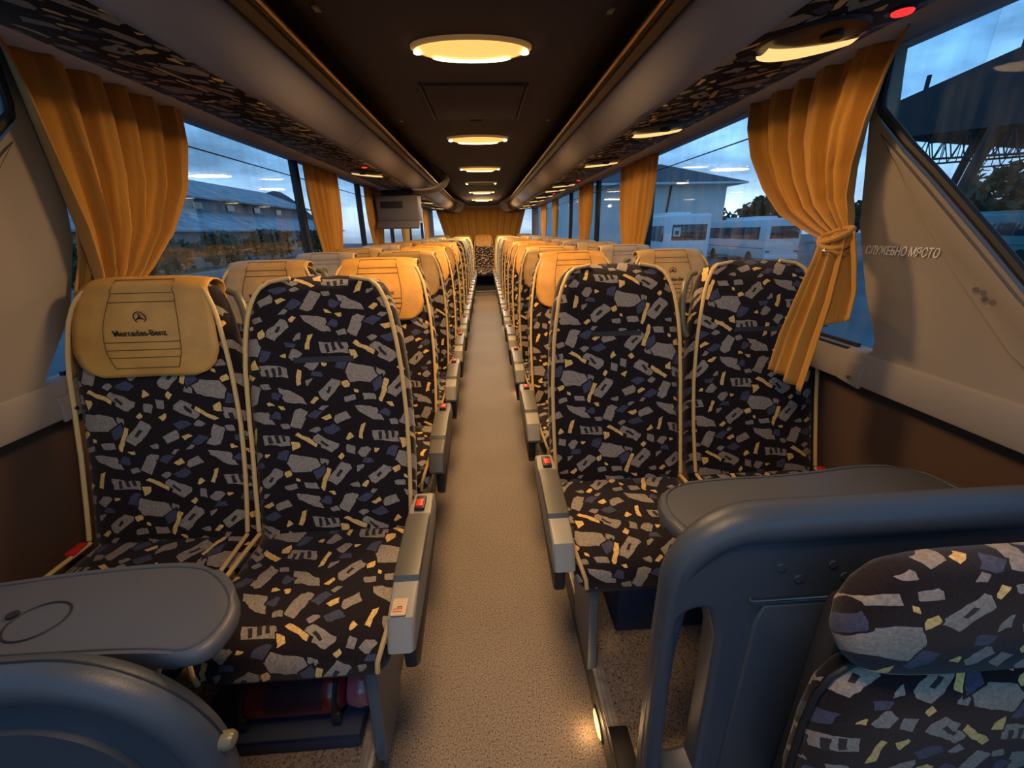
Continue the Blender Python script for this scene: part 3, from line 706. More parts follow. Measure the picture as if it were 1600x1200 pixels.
def lab(k, pos, side, c):
    d = ('%s leather headrest cover' % cname[c]) if c else 'no headrest cover'
    return '%s seat from the camera, %s column %s of the aisle, %s' % (ords[k].capitalize() if k else 'Nearest', pos, side, d)
first = None
for k in range(12):
    yl = 1.085 + 0.73 * k; yr = 1.285 + 0.75 * k
    a = seat(-0.495, yl, 1, lab(k, 'aisle', 'left', CA_L[k]), 'patterned passenger seats', CA_L[k], True, dark_arm=(k == 1))
    seat(-0.990, yl, 1, lab(k, 'window', 'left', CW_L[k]), 'patterned passenger seats', CW_L[k], False)
    b = seat(0.457, yr, -1, lab(k, 'aisle', 'right', CA_R[k]), 'patterned passenger seats', CA_R[k], True)
    seat(0.975, yr, -1, lab(k, 'window', 'right', CW_R[k]), 'patterned passenger seats', CW_R[k], False)
    if k == 0: first = a
for k, xx in enumerate((-0.98, -0.49, 0.0, 0.49, 0.98)):
    seat(XB + xx, 10.40, 0, ['far left seat of the rear bench', 'rear bench seat left of the middle one', 'middle seat of the rear bench facing down the aisle, golden headrest cover', 'rear bench seat right of the middle one', 'far right seat of the rear bench'][k], 'seats of the rear bench', ['beige', 'tan', 'gold', 'tan', 'beige'][k], True, 0.13)
# seat number plate on the nearest left armrest
pl = ob('number_plate', bx((0.270, -0.345, 0.5265), (0.034, 0.080, 0.003), 0.001, 1, None), 'beige_leather', first)
pl.rotation_euler = (0.0, 0, 0)
for txt, yy in (('4', -0.330), ('3', -0.364)):
    g = put('seat_number', text_mesh('seat_number', txt, 0.015, 'black_thread', 0.0003), pl, (0.272, yy, 0.5284)); g.rotation_euler = (0, 0, PI / 2)
for yy in (-0.322, -0.372):
    bm = nb(); tube(bm, [(0.258, yy - .0035, .5284), (0.278, yy - .0035, .5284), (0.278, yy + .0035, .5284), (0.258, yy + .0035, .5284)], 0.0008, 5, closed=True); ob('seat_symbol', bm, 'red_plastic', pl)

# things under the front seats
t = empty('storage_box', (-0.60, 1.0, 0.1), 'low navy carpeted box on the platform under the nearest left seats', 'box')
ob('box_body', bx((-0.01, -0.05, 0.030), (0.44, 0.40, 0.06), 0.008), 'navy_box', t); ob('box_lid', bx((-0.01, -0.05, 0.063), (0.45, 0.41, 0.010), 0.004), 'navy_box', t)
t = empty('storage_box', (0.66, 1.22, 0.1), 'navy carpeted box on the platform under the nearest right seats', 'box')
ob('box_body', bx((0.05, 0.0, 0.12), (0.62, 0.36, 0.24), 0.008), 'navy_box', t); ob('box_lid', bx((0.05, 0.0, 0.246), (0.63, 0.37, 0.012), 0.004), 'navy_box', t)
# fire extinguisher lying under the nearest left aisle seat
t = empty('fire_extinguisher', (-0.53, 0.835, 0.166), 'red fire extinguisher lying under the nearest left aisle seat, held by black straps', 'fire extinguisher')
bm = nb(); R = 0.065
rings = []
for x, r in ((-0.19, .02), (-.185, .045), (-.17, .060), (-.15, R), (.06, R), (.085, .060), (.10, .045), (.105, .02)): rings.append([(x, r * math.cos(2 * PI * k / 24), 0.068 + r * math.sin(2 * PI * k / 24)) for k in range(24)])
loft(bm, rings); ob('cylinder_body', bm, 'red_paint', t)
bm = nb(); rings = [[(x, r * 0.95 * math.cos(2 * PI * k / 20), 0.066 + r * math.sin(2 * PI * k / 20)) for k in range(20)] for x, r in ((.105, .03), (.11, .052), (.14, .060), (.165, .054), (.18, .035), (.184, .012))]
loft(bm, rings)
mat('pink_bag', (0.42, 0.10, 0.11), 0.22, coat=0.5, bump=0.6, bscale=40, bdist=0.006)
ob('valve_hood', bm, 'pink_bag', t)
for x in (0.085, -0.16):
    bm = nb(); tube(bm, [(x, 0.070 * math.cos(2 * PI * k / 24), 0.068 + 0.070 * math.sin(2 * PI * k / 24)) for k in range(24)], 0.0065, 6, closed=True)
    sx = ob('strap', bm, 'black_plastic', t); ob('buckle', bx((x, -0.070, 0.045), (0.026, 0.014, 0.035), 0.004), 'black_plastic', sx)
bm = nb(); grid(bm, 8, 6, lambda u, v: (lerp(-.10, .05, u), (R + .001) * math.cos(lerp(PI * 1.02, PI * .62, v)), 0.068 + (R + .001) * math.sin(lerp(PI * 1.02, PI * .62, v)))); ob('instruction_label', bm, 'label_dark', t)

# ============================================================ TABLES, PARTITIONS, GUIDE SEAT
def table(name_pos, pts, z, label, s):
    t = empty('folding_table', (0, 0, 0), label, 'table')
    t.location = (sum(p[0] for p in pts) / len(pts), sum(p[1] for p in pts) / len(pts), z - 0.035); c = tuple(-v for v in t.location)
    bm = nb(); prism(bm, pts, 'Z', z - 0.035, z, 0.014, 4); ob('tabletop', bm, 'table_plastic', t, True, c)
    cx, cy = -t.location[0] * -1, -t.location[1] * -1
    inner = [(cx + (p[0] - cx) * 0.95, cy + (p[1] - cy) * 0.90) for p in pts]
    bm = nb(); tube(bm, [(p[0], p[1], z + 0.0005) for p in inner], 0.0016, 6, closed=True); ob('edge_groove', bm, 'partition_plastic', t, True, c)
    return t, c
def smooth_poly(pts, it=2):
    for _ in range(it):
        q = []
        for a, b in zip(pts, pts[1:] + pts[:1]):
            q += [(a[0] * .75 + b[0] * .25, a[1] * .75 + b[1] * .25), (a[0] * .25 + b[0] * .75, a[1] * .25 + b[1] * .75)]
        pts = q
    return pts
LT = smooth_poly([(-1.17, 0.52), (-1.17, 0.655), (-1.0, 0.675), (-0.80, 0.705), (-0.60, 0.712), (-0.52, 0.665), (-0.455, 0.585), (-0.47, 0.495), (-0.56, 0.510), (-0.72, 0.514), (-0.95, 0.515)])
tl, c = table('left', LT, 0.80, 'grey folding table with rounded end behind the left front partition', -1)
bm = nb(); tube(bm, [(-0.80 + 0.045 * math.cos(2 * PI * k / 28), 0.585 + 0.04 * math.sin(2 * PI * k / 28), 0.8005) for k in range(28)], 0.002, 6, closed=True); ob('cup_ring', bm, 'black_plastic', tl, True, c)
bm = nb(); cyl(bm, (-0.855, 0.60, 0.800), (-0.855, 0.60, 0.804), 0.009, 14); ob('screw', bm, 'black_plastic', tl, True, c)
RT = smooth_poly([(0.43, 0.66), (0.38, 0.75), (0.40, 0.86), (0.50, 0.905), (0.80, 0.905), (1.02, 0.94), (1.155, 0.905), (1.165, 0.80), (1.16, 0.66)])
tr_, c = table('right', RT, 0.80, 'grey folding table with rounded end behind the right front partition', 1)

def curve_plate(name, outer, holes, y, t, bev, m, parent, c):
    cu = bpy.data.curves.new(name, 'CURVE'); cu.dimensions = '2D'; cu.fill_mode = 'BOTH'; cu.extrude = t / 2 - bev; cu.bevel_depth = bev; cu.bevel_resolution = 4
    for poly in [outer] + holes:
        sp_ = cu.splines.new('POLY'); sp_.points.add(len(poly) - 1); sp_.use_cyclic_u = True
        for p, q in zip(sp_.points, poly): p.co = (q[0], q[1], 0, 1)
    o = bpy.data.objects.new(name, cu); COL.objects.link(o)
    dg = bpy.context.evaluated_depsgraph_get(); dg.update()
    me = bpy.data.meshes.new_from_object(o.evaluated_get(dg)); bpy.data.objects.remove(o)
    me.transform(Matrix.Translation((0, y, 0)) @ Matrix.Rotation(PI / 2, 4, 'X'))
    me.materials.clear(); me.materials.append(MT[m]); me.polygons.foreach_set('use_smooth', [True] * len(me.polygons))
    try: me.set_sharp_from_angle(angle=math.radians(50))
    except Exception: pass
    return put(name, me, parent, c)
def arc(cx, cz, rx, rz, a0, a1, n=10): return [(cx + rx * math.cos(math.radians(lerp(a0, a1, k / n))), cz + rz * math.sin(math.radians(lerp(a0, a1, k / n)))) for k in range(n + 1)]
# right partition
pr_ = empty('partition', (0.75, 0.60, 0.1), 'blue-grey moulded partition with a tall slot, front right, behind the guide seat', 'partition'); c = (-0.75, -0.60, -0.1)
outer = [(1.17, 0.11), (1.17, 0.915), (0.60, 0.915)] + arc(0.47, 0.78, 0.14, 0.135, 90, 180) + [(0.327, 0.5), (0.337, 0.11)]
slot = arc(0.381, 0.70, 0.050, 0.050, 180, 50, 8) + [(0.437, 0.66), (0.446, 0.45), (0.450, 0.22), (0.40, 0.205), (0.345, 0.22)]
curve_plate('partition_shell', outer, [slot], 0.60, 0.06, 0.014, 'partition_plastic', pr_, c)
bm = nb(); tube(bm, [(x, 0.60, z) for x, z in [(1.17, 0.910), (0.60, 0.910)] + arc(0.475, 0.775, 0.135, 0.135, 90, 175, 14) + [(0.334, 0.6), (0.337, 0.3), (0.343, 0.11)]], [0.040] * 2 + [0.040 - 0.010 * k / 14 for k in range(15)] + [0.024, 0.021, 0.021], 14); ob('rounded_rim', bm, 'partition_plastic', pr_, True, c)
bm = nb(); prism(bm, [(0.49, 0.14), (0.49, 0.70), (0.50, 0.745), (1.14, 0.745), (1.14, 0.14)], 'Y', 0.563, 0.575, 0.006, 3); ob('raised_field', bm, 'partition_plastic', pr_, True, c)
bm = nb(); tube(bm, [(0.470, 0.565, 0.768), (0.472, 0.5635, 0.760), (0.48, 0.563, 0.757), (1.12, 0.563, 0.757)], 0.0022, 6); ob('ledge_line', bm, 'chrome', pr_, True, c)
for x, z in ((0.52, 0.83), (0.56, 0.80), (0.62, 0.83), (0.65, 0.80)):
    bm = nb(); cyl(bm, (x, 0.5705, z), (x, 0.5675, z), 0.008, 14); ob('blank_plug', bm, 'partition_plastic', pr_, True, c)
# left partition
pl_ = empty('partition', (-0.8, 0.46, 0.1), 'blue-grey arched partition at the front left, glossy rounded rim', 'partition'); c = (0.8, -0.46, -0.1)
outer = [(-1.2, 0.11), (-1.2, 0.822), (-0.68, 0.822)] + arc(-0.68, 0.61, 0.20, 0.212, 90, 0, 14) + [(-0.48, 0.40), (-0.48, 0.11)]
outer = outer[::-1]
curve_plate('partition_shell', outer, [], 0.468, 0.045, 0.012, 'partition_plastic', pl_, c)
rimp = [(-1.2, 0.812), (-0.95, 0.812), (-0.68, 0.812)] + arc(-0.68, 0.60, 0.19, 0.212, 86, 4, 14) + [(-0.492, 0.45), (-0.492, 0.11)]
bm = nb(); tube(bm, [(x, 0.468, z) for x, z in rimp], 0.033, 16); ob('rounded_rim', bm, 'partition_plastic', pl_, True, c)
bm = nb(); tube(bm, [(x, 0.472, z + 0.0) for x, z in [(-1.15, 0.8455), (-0.68, 0.8455)] + arc(-0.68, 0.60, 0.2235, 0.2455, 86, 10, 12)], 0.0016, 6); ob('rim_seam', bm, 'black_plastic', pl_, True, c)
bm = nb(); prism(bm, [(-1.15, 0.15), (-1.15, 0.745), (-0.74, 0.745)] + arc(-0.72, 0.59, 0.15, 0.155, 85, 0, 10) + [(-0.57, 0.15)], 'Y', 0.436, 0.448, 0.005); ob('face_panel', bm, 'partition_plastic', pl_, True, c)
bm = nb(); loft(bm, [[(-0.452 + xx, 0.470 + r * math.cos(2 * PI * k / 20), 0.640 + r * math.sin(2 * PI * k / 20)) for k in range(20)] for xx, r in ((-0.02, .014), (.0, .0145), (.007, .011), (.010, .004))]); ob('pivot_cap', bm, 'olive_grip', pl_, True, c)
# guide seat, mounted on the front face of the right partition
g = empty('guide_seat', (0.80, 0.42, 0.1), 'patterned guide seat with padded headrest at the lower right, in front of the partition', 'seat'); c = (-0.80, -0.42, -0.1)
cxs = 0.775
bm = nb(); rings = []
for z, hw, th in ((0.705, .15, .012), (0.712, .185, .030), (0.735, .215, .044), (0.78, .238, .052), (0.83, .242, .054), (0.87, .232, .050), (0.90, .213, .042), (0.918, .19, .028), (0.925, .16, .010)):
    rings.append([(cxs + x, 0.455 + y, z + 0.022) for x, y in sup(hw, th, 36, 3.0)])
loft(bm, rings); ob('headrest', bm, 'shard_fabric', g, True, c)
bm = nb(); rings = []
for z, hw, th in ((0.25, .20, .05), (0.40, .225, .055), (0.55, .228, .055), (0.63, .222, .052), (0.675, .205, .045), (0.70, .175, .032), (0.71, .14, .012)):
    rings.append([(cxs + x, 0.465 + y, z + 0.018) for x, y in sup(hw, th, 36, 3.2)])
loft(bm, rings); ob('backrest', bm, 'shard_fabric', g, True, c)
bm = nb(); pts = []
for z, hw in ((0.25, .205), (0.40, .231), (0.55, .234), (0.63, .228), (0.675, .212), (0.70, .183), (0.712, .15), (0.714, .10)): pts.append((cxs - hw, 0.462, z + 0.018))
tube(bm, pts, 0.006, 8); ob('edge_trim', bm, 'black_plastic', g, True, c)
bm = nb(); box(bm, (cxs, 0.525, 0.5), (0.36, 0.05, 0.6), 0.02); ob('back_shell', bm, 'seat_shell', g, True, c)
bm = nb(); rings = []
for y, hw, h in ((0.43, .20, .02), (0.38, .22, .045), (0.2, .225, .05), (0.08, .22, .045), (0.03, .19, .025)): rings.append([(cxs + x, y, 0.33 + z) for x, z in sup(hw, h, 28, 3.4)])
loft(bm, rings); ob('cushion', bm, 'shard_fabric', g, True, c)
bm = nb(); box(bm, (cxs, 0.30, 0.20), (0.30, 0.30, 0.20), 0.02); ob('seat_base', bm, 'seat_shell', g, True, c)

# ============================================================ CURTAINS
def curtain_sheet(keys, npl, amp, s, nu=72, nv=36, ph=0.0, flare=None):
    """keys: (v, xl, yl, zl, xr, yr, zr, pleat amplitude factor)"""
    rn = random.Random(int(ph * 100) + 3); jit = [rn.uniform(-.5, .5) for _ in range(40)]
    def f(u, v):
        xl, yl, zl, xr, yr, zr, af = interp(keys, v)
        k = u * npl * 2 * PI + ph + jit[int(u * 12)] * 0.0
        fold = math.sin(k + 0.7 * math.sin(3.1 * u * PI + ph) + 0.5 * v) + 0.35 * math.sin(2.3 * k + ph * 2 + v * 2)
        x = lerp(xl, xr, u) - s * (amp * af * fold); y = lerp(yl, yr, u) + 0.35 * amp * af * math.cos(k * 1.0 + 1.1); z = lerp(zl, zr, u) 
        return (x, y, z)
    bm = nb(); grid(bm, nu, nv, f); return bm
def smoothkeys(keys):
    return keys
X = XB + 1.22
t = empty('curtain', (1.10, 1.6, 1.85), 'large golden curtain tied into a knot at the front right window, tail over the seat', 'curtain'); c = (-1.10, -1.6, -1.85)
R1 = [(0, 1.13, 1.255, 1.90, 1.15, 1.985, 1.895, .75), (.15, 1.12, 1.275, 1.82, 1.14, 1.955, 1.80, .9), (.35, 1.11, 1.30, 1.70, 1.13, 1.875, 1.68, 1.0), (.55, 1.11, 1.315, 1.585, 1.12, 1.74, 1.55, 1.0), (.70, 1.10, 1.300, 1.50, 1.11, 1.60, 1.455, .9),
      (.82, 1.09, 1.27, 1.445, 1.09, 1.45, 1.405, .7), (.92, 1.08, 1.25, 1.41, 1.075, 1.34, 1.375, .45), (1.0, 1.06, 1.235, 1.385, 1.05, 1.29, 1.36, .3)]
thick(ob('curtain_cloth', curtain_sheet(R1, 5.3, 0.026, 1, 110, 50, 0.6), 'gold_cloth', t, True, c), 0.003)
R2 = [(0, 1.045, 1.22, 1.40, 1.03, 1.29, 1.38, .35), (.15, 1.035, 1.205, 1.33, 1.01, 1.275, 1.32, .55), (.4, 1.01, 1.18, 1.20, .985, 1.28, 1.20, .8), (.7, .99, 1.175, 1.07, .965, 1.29, 1.09, .9), (1.0, .965, 1.165, 0.925, .945, 1.285, .975, .9)]
thick(ob('curtain_tail', curtain_sheet(R2, 2.2, 0.016, 1, 48, 30, 2.1), 'gold_cloth', t, True, c), 0.003)
R3 = [(0, 1.06, 1.20, 1.40, 1.05, 1.26, 1.38, .4), (.3, 1.06, 1.165, 1.33, 1.04, 1.25, 1.32, .7), (.65, 1.055, 1.13, 1.24, 1.035, 1.23, 1.22, .9), (1.0, 1.04, 1.115, 1.165, 1.02, 1.21, 1.12, .9)]
thick(ob('curtain_tail', curtain_sheet(R3, 1.6, 0.016, 1, 36, 22, 0.3), 'gold_cloth', t, True, c), 0.003)
bm = nb()
for k in range(3):
    tube(bm, [(1.05 + 0.028 * math.cos(q) , 1.262 + (0.048) * math.sin(q), 1.372 + 0.016 * (k - 1) + 0.02 * math.sin(q + k)) for q in [2 * PI * j / 20 for j in range(20)]], 0.0085, 8, closed=True)
ob('knot', bm, 'gold_cloth', t, True, c)
bm = nb(); bmesh.ops.create_uvsphere(bm, u_segments=12, v_segments=8, radius=0.008); ob('tie_button', bm, 'chrome', t, True, (1.005 - 1.10, 1.235 - 1.6, 1.345 - 1.85))
t = empty('curtain', (-1.18, 1.65, 1.85), 'large golden curtain gathered behind the headrest at the front left window', 'curtain'); c = (1.18, -1.65, -1.85)
L1 = [(0, -1.19, 1.335, 1.895, -1.21, 2.06, 1.90, .8), (.2, -1.19, 1.355, 1.79, -1.21, 2.04, 1.77, 1.0), (.45, -1.19, 1.375, 1.62, -1.20, 1.95, 1.60, 1.0), (.7, -1.18, 1.385, 1.45, -1.19, 1.78, 1.44, 1.0), (.88, -1.17, 1.375, 1.33, -1.18, 1.60, 1.32, .8), (1.0, -1.16, 1.35, 1.24, -1.17, 1.44, 1.23, .4)]
thick(ob('curtain_cloth', curtain_sheet(L1, 5.6, 0.026, -1, 110, 50, 1.4), 'gold_cloth', t, True, c), 0.003)
L2 = [(0, -1.205, 1.43, 1.58, -1.215, 1.50, 1.58, .3), (.3, -1.215, 1.37, 1.36, -1.222, 1.45, 1.36, .5), (.65, -1.222, 1.275, 1.18, -1.228, 1.36, 1.18, .7), (1.0, -1.226, 1.225, 1.04, -1.228, 1.32, 1.01, .7)]
thick(ob('curtain_tail', curtain_sheet(L2, 1.7, 0.010, -1, 40, 24, 0.9), 'gold_cloth', t, True, c), 0.003)
def post_curtain(s, y0, y1, label, waist=0.6):
    X = XB + s * 1.195; ym = (y0 + y1) / 2; hw = (y1 - y0) / 2
    t = empty('curtain', (X, ym, 1.88), label, 'curtain', 'golden curtains drawn back at the window posts')
    keys = [(v, X, ym - hw * f, lerp(1.89, 1.20, v), X, ym + hw * f, lerp(1.89, 1.20, v), a) for v, f, a in ((0, 1, .7), (.3, .95, 1), (.55, .85, 1), (.75, waist + .1, .8), (.88, waist, .7), (1, waist + .15, .9))]
    thick(ob('curtain_cloth', curtain_sheet(keys, 5, 0.015, s, 70, 18, y0), 'gold_cloth', t, True, (-X, -ym, -1.88)), 0.003)
for s, y0, y1, lb in ((-1, 3.27, 3.98, 'golden curtain at the first left window post behind the big curtain'), (-1, 4.82, 5.62, 'golden curtain at the second left window post, before the hanging monitor'), (-1, 6.6, 7.4, 'golden curtain behind the hanging monitor, third left window post'),
                      (-1, 9.2, 9.8, 'golden curtain at the farthest left window post'),
                      (1, 3.02, 3.82, 'golden curtain at the first right window post'), (1, 4.80, 5.50, 'golden curtain at the second right window post'), (1, 7.0, 7.6, 'golden curtain at the third right window post'), (1, 8.3, 9.0, 'golden curtain at the farthest right window post')):
    post_curtain(s, y0, y1, lb)
# rear window curtains
for s, x0, x1, lb in ((-1, -1.12, 0.02, 'golden curtain covering the left half of the rear window'), (1, 0.0, 1.05, 'golden curtain covering the right half of the rear window')):
    t = empty('curtain', (XB + (x0 + x1) / 2, 10.9, 1.92), lb, 'curtain'); cc = (-(XB + (x0 + x1) / 2), -10.9, -1.92)
    def f(u, v, x0=x0, x1=x1):
        xx = lerp(x0, x1, u); e = (abs(xx) - 0.5) / 0.5
        xx2 = xx * (1 - (0.20 * v if abs(xx) > .5 else 0.20 * v * abs(xx) / .5))
        return (XB + xx2, 10.9 + 0.022 * math.sin(u * 34 + 0.5 * v) + 0.01 * math.sin(u * 71), lerp(1.93, 1.15, v))
    bm = nb(); grid(bm, 110, 8, f); thick(ob('curtain_cloth', bm, 'gold_cloth', t, True, cc), 0.003)
# monitor hanging under the left rack
t = empty('hanging_monitor', (-0.95, 5.0, 1.86), 'grey monitor housing folded down from the left rack, dark slot in its face', 'monitor')
bm = nb(); prism(bm, [(-0.28, -0.42), (0.25, -0.42), (0.25, 0.0), (-0.02, 0.0)], 'X', -0.22, 0.22, 0.01)
bm.free(); bm = nb()
box(bm, (0, 0.18, -0.185), (0.46, 0.26, 0.26), 0.012); ob('housing', bm, 'monitor_shell', t)
ob('mount', bx((0, 0.18, -0.03), (0.34, 0.18, 0.07), 0.01), 'rack_dark', t)
ob('slot', bx((-0.06, 0.049, -0.15), (0.24, 0.006, 0.07), 0.002), 'rubber_black', t)
bm = nb(); prism(bm, [(-0.02, -0.385), (0.05, -0.315), (0.30, -0.315), (0.30, -0.335), (0.06, -0.345), (-0.01, -0.40)], 'X', -0.23, 0.23, 0.003); ob('screen_flap', bm, 'monitor_shell', t)

# ============================================================ OUTSIDE
G = -1.3
gr = ob('yard_ground', bx((0, 30, G - 0.1), (260, 200, 0.2)), 'asphalt', smooth=False); tag(gr, kind='structure')
gv = ob('grass_verge', bx((-22.5, 30, G + 0.02), (15, 120, 0.04)), 'grass_ground', smooth=False); tag(gv, kind='structure')
# left building: long low block under a sheet roof with a lower shed roof before it
t = empty('long_building', (-34, 45, G), 'long old grey building with a sheet metal roof beyond the left windows', 'building')
def slab(name, a, m, parent, loc, n=1): 
    return ob(name, a, m, parent, False, tuple(-v for v in loc))
lc = (-34, 45, G)
slab('wall', bx((-38, 48, 2.2), (12, 66, 7.0)), 'old_wall', t, lc)
bm = nb(); prism(bm, [(-45.5, 5.4), (-38, 8.4), (-30.5, 5.5), (-30.5, 5.3), (-38, 8.1), (-45.5, 5.2)], 'Y', 15, 82); slab('upper_roof', bm, 'roof_sheet', t, lc)
slab('shed_wall', bx((-29, 48, 0.4), (6, 66, 3.4)), 'old_wall', t, lc)
bm = nb(); prism(bm, [(-32.2, 4.3), (-25.2, 2.0), (-25.2, 1.85), (-32.2, 4.1)], 'Y', 15, 82); slab('lower_roof', bm, 'roof_sheet', t, lc)
for k in range(9):
    slab('window', bx((-31.9, 20 + 6.5 * k, 4.7), (0.2, 1.6, 0.7)), 'bus_glass', t, lc)
for k in range(6):
    slab('shed_window', bx((-25.9, 22 + 9 * k, 0.3), (0.3, 1.8, 1.2)), 'bus_glass', t, lc)
# yard wall
t = ob('yard_wall', bx((0, 0, 0.45), (0.25, 110, 0.9), 0.03), 'old_wall', None, True, (-15.5, 35, G)); tag(t, 'low pale concrete wall along the verge beyond the left windows', 'wall')
# roof aerials
for (y, h, lb) in ((36, 3.0, 'thin aerial mast on the left building roof, nearer one'), (43, 2.4, 'aerial with square frame on the left building roof')):
    t = empty('roof_aerial', (-38, y, 8.2), lb, 'aerial'); bm = nb(); cyl(bm, (0, 0, 0), (0, 0, h), 0.04, 6); ob('mast', bm, 'canopy_dark', t)
    bm = nb(); tube(bm, [(0, -.4, h - .9), (0, .4, h - .9), (0, .4, h), (0, -.4, h)], 0.03, 5, closed=True); ob('frame', bm, 'canopy_dark', t)
# trees
def tree(x, y, h, w, label, seed, group=None, kind='round', z0=G):
    rn = random.Random(seed)
    t = empty('tree', (x, y, z0), label, 'tree', group)
    bm = nb(); cyl(bm, (0, 0, 0), (0.05 * h, 0, h * 0.55), 0.035 * h, 8); ob('trunk', bm, 'tree_bark', t)
    bm = nb()
    n = 900
    for k in range(n):
        if kind == 'round':
            a = rn.uniform(0, 2 * PI); ph = rn.uniform(-.9, 1); rr = rn.uniform(.55, 1.05)
            lump = 0.8 + 0.25 * math.sin(a * 3 + seed) * math.cos(ph * 4)
            q = math.sqrt(max(0, 1 - ph * ph)); p = Vector((w * rr * q * math.cos(a) * lump, w * rr * q * math.sin(a) * lump, h * 0.62 + h * 0.38 * ph * rr))
        else:
            v = rn.random(); tier = math.floor(v * 9) / 9; wv = w * (1 - tier) * (0.35 + 0.65 * (1 - (v * 9 % 1)))
            a = rn.uniform(0, 2 * PI); p = Vector((wv * math.cos(a) * rn.uniform(.3, 1), wv * math.sin(a) * rn.uniform(.3, 1), h * (0.12 + 0.88 * v)))
        s_ = rn.uniform(0.06, 0.13) * (w if kind == 'round' else w * 1.1) 
        d1 = Vector((rn.uniform(-1, 1), rn.uniform(-1, 1), rn.uniform(-.6, .6))).normalized() * s_; d2 = Vector((rn.uniform(-1, 1), rn.uniform(-1, 1), rn.uniform(-1, 1))).normalized() * s_
        bm.faces.new([bm.verts.new(p + q2) for q2 in (d1, d2, -d1, -d2)])
    ob('foliage', bm, 'tree_leaf', t, False)['kind'] = 'stuff'
for k, (x, y, h, w_) in enumerate(((-17.5, 18.5, 2.9, 1.5), (-18.5, 26, 2.8, 1.9), (-19, 33, 3.0, 2.0), (-20, 42, 3.2, 2.4), (-19.5, 52, 3.2, 2.4))):
    tree(x, y, h, w_, 'bushy tree beyond the left windows, %s from the front' % ords[k if k else 0].replace('nearest', 'first'), 20 + k, 'trees along the left verge')
tree(-52, 72, 19, 5.0, 'tall tree rising over the left building roof', 41)
# right: white house
t = empty('white_house', (19, 42, G), 'white two-storey house with a dark hipped roof beyond the right windows', 'building'); lc = (19, 42, G)
slab('wall', bx((14.0, 46, 1.9), (17.0, 10, 6.4)), 'white_wall', t, lc)
bm = nb()
v = [bm.verts.new(p) for p in ((3.5, 39.8, 5.15), (23.8, 39.8, 5.15), (23.8, 52, 5.15), (3.5, 52, 5.15), (8, 46, 7.4), (18, 46, 7.4))]
for q in ((0, 1, 5, 4), (1, 2, 5), (2, 3, 4, 5), (3, 0, 4), (3, 2, 1, 0)): bm.faces.new([v[i] for i in q])
slab('roof', bm, 'slate_roof', t, lc)
slab('eaves', bx((13.65, 45.9, 5.1), (20.3, 12.2, 0.16)), 'white_wall', t, lc)
bm = nb(); tube(bm, [(17.2, 40.9, 5.0), (17.0, 40.9, 3), (16.8, 40.9, -1)], 0.09, 6); slab('drainpipe', bm, 'canopy_dark', t, lc)
# parked coaches
def coach(x, y, rz, L_, label, rear=False, m='bus_paint', Wd=2.5, H=3.2):
    t = empty('parked_coach', (x, y, G), label, 'coach', None, None, rz)
    bm = nb(); box(bm, (0, 0, 0.35 + (H - .35) / 2), (L_, Wd, H - .35), 0.18, 3); ob('body', bm, m, t)
    for s in (-1, 1):
        n = 4; wl = (L_ - 1.6) / n
        for k in range(n): ob('side_window', bx((-L_ / 2 + 0.9 + wl * (k + .5), s * (Wd / 2 + 0.005), H * 0.68), (wl - 0.06, 0.03, H * 0.27), 0.01), 'bus_glass', t)
        ob('side_line', bx((0, s * (Wd / 2 + 0.005), H * 0.36), (L_ - 0.5, 0.02, 0.03)), 'canopy_dark', t)
        for xx in (-L_ * .3, L_ * .3):
            bm = nb(); cyl(bm, (xx, s * (Wd / 2 - .25), 0.45), (xx, s * (Wd / 2 + .02), 0.45), 0.46, 20); ob('wheel', bm, 'rubber_black', t)
        ob('end_window', bx((s * (L_ / 2 + 0.005), 0, H * 0.70), (0.03, Wd - 0.5, H * 0.26), 0.01), 'bus_glass', t)
        ob('bumper', bx((s * (L_ / 2 + 0.02), 0, 0.55), (0.12, Wd - 0.1, 0.3), 0.04), m, t)
        for q in (-1, 1): ob('tail_lamp', bx((s * (L_ / 2 + 0.01), q * (Wd / 2 - 0.25), 0.95), (0.03, 0.3, 0.12), 0.01), 'bus_red', t)
    ob('roof_pod', bx((0, 0, H + 0.08), (L_ * 0.5, Wd * 0.6, 0.18), 0.05), m, t)
    return t
pc = coach(12.84, 30.57, math.radians(82), 10, 'white coach beside the curtain post, square sticker in its rear window', H=3.45)
stk = ob('window_sticker', bx((-5.035, 0.72, 2.45), (0.02, 0.42, 0.5)), 'letter_white', pc, False)
ob('sticker_figure', bx((-5.047, 0.72, 2.40), (0.01, 0.2, 0.22), 0.004, 1), 'bus_glass', pc, False)
coach(21.47, 34.92, math.radians(86), 10, 'white coach parked in the middle of the right window, seen from behind')
# sticker
coach(37.5, 29.5, math.radians(80), 9, 'teal-framed coach parked under the canopy', m='teal_paint')
coach(29.0, 16.5, math.radians(75), 9, 'white coach at the right edge under the canopy')
# tree line and single tree
for k in range(7):
    tree(28 + 9 * k, 78 - 4 * k, 5.6 + (k * 37 % 5) * 0.4, 5.0, 'tree of the distant line beyond the right windows, %s from the white house' % ords[k].replace('nearest', 'first'), 60 + k, 'distant tree line on the right')
tree(62, 50, 9.0, 5.2, 'large dark tree standing under the end of the canopy', 80)
tree(66, 37, 9.5, 5.0, 'dark tree right of the one under the canopy', 81)
tree(13.5, 75, 15, 4.5, 'tall fir seen through the second right window, nearer the camera', 82, None, 'fir')
tree(19.0, 88, 17, 5.0, 'tall fir seen through the second right window, farther one', 83, None, 'fir')
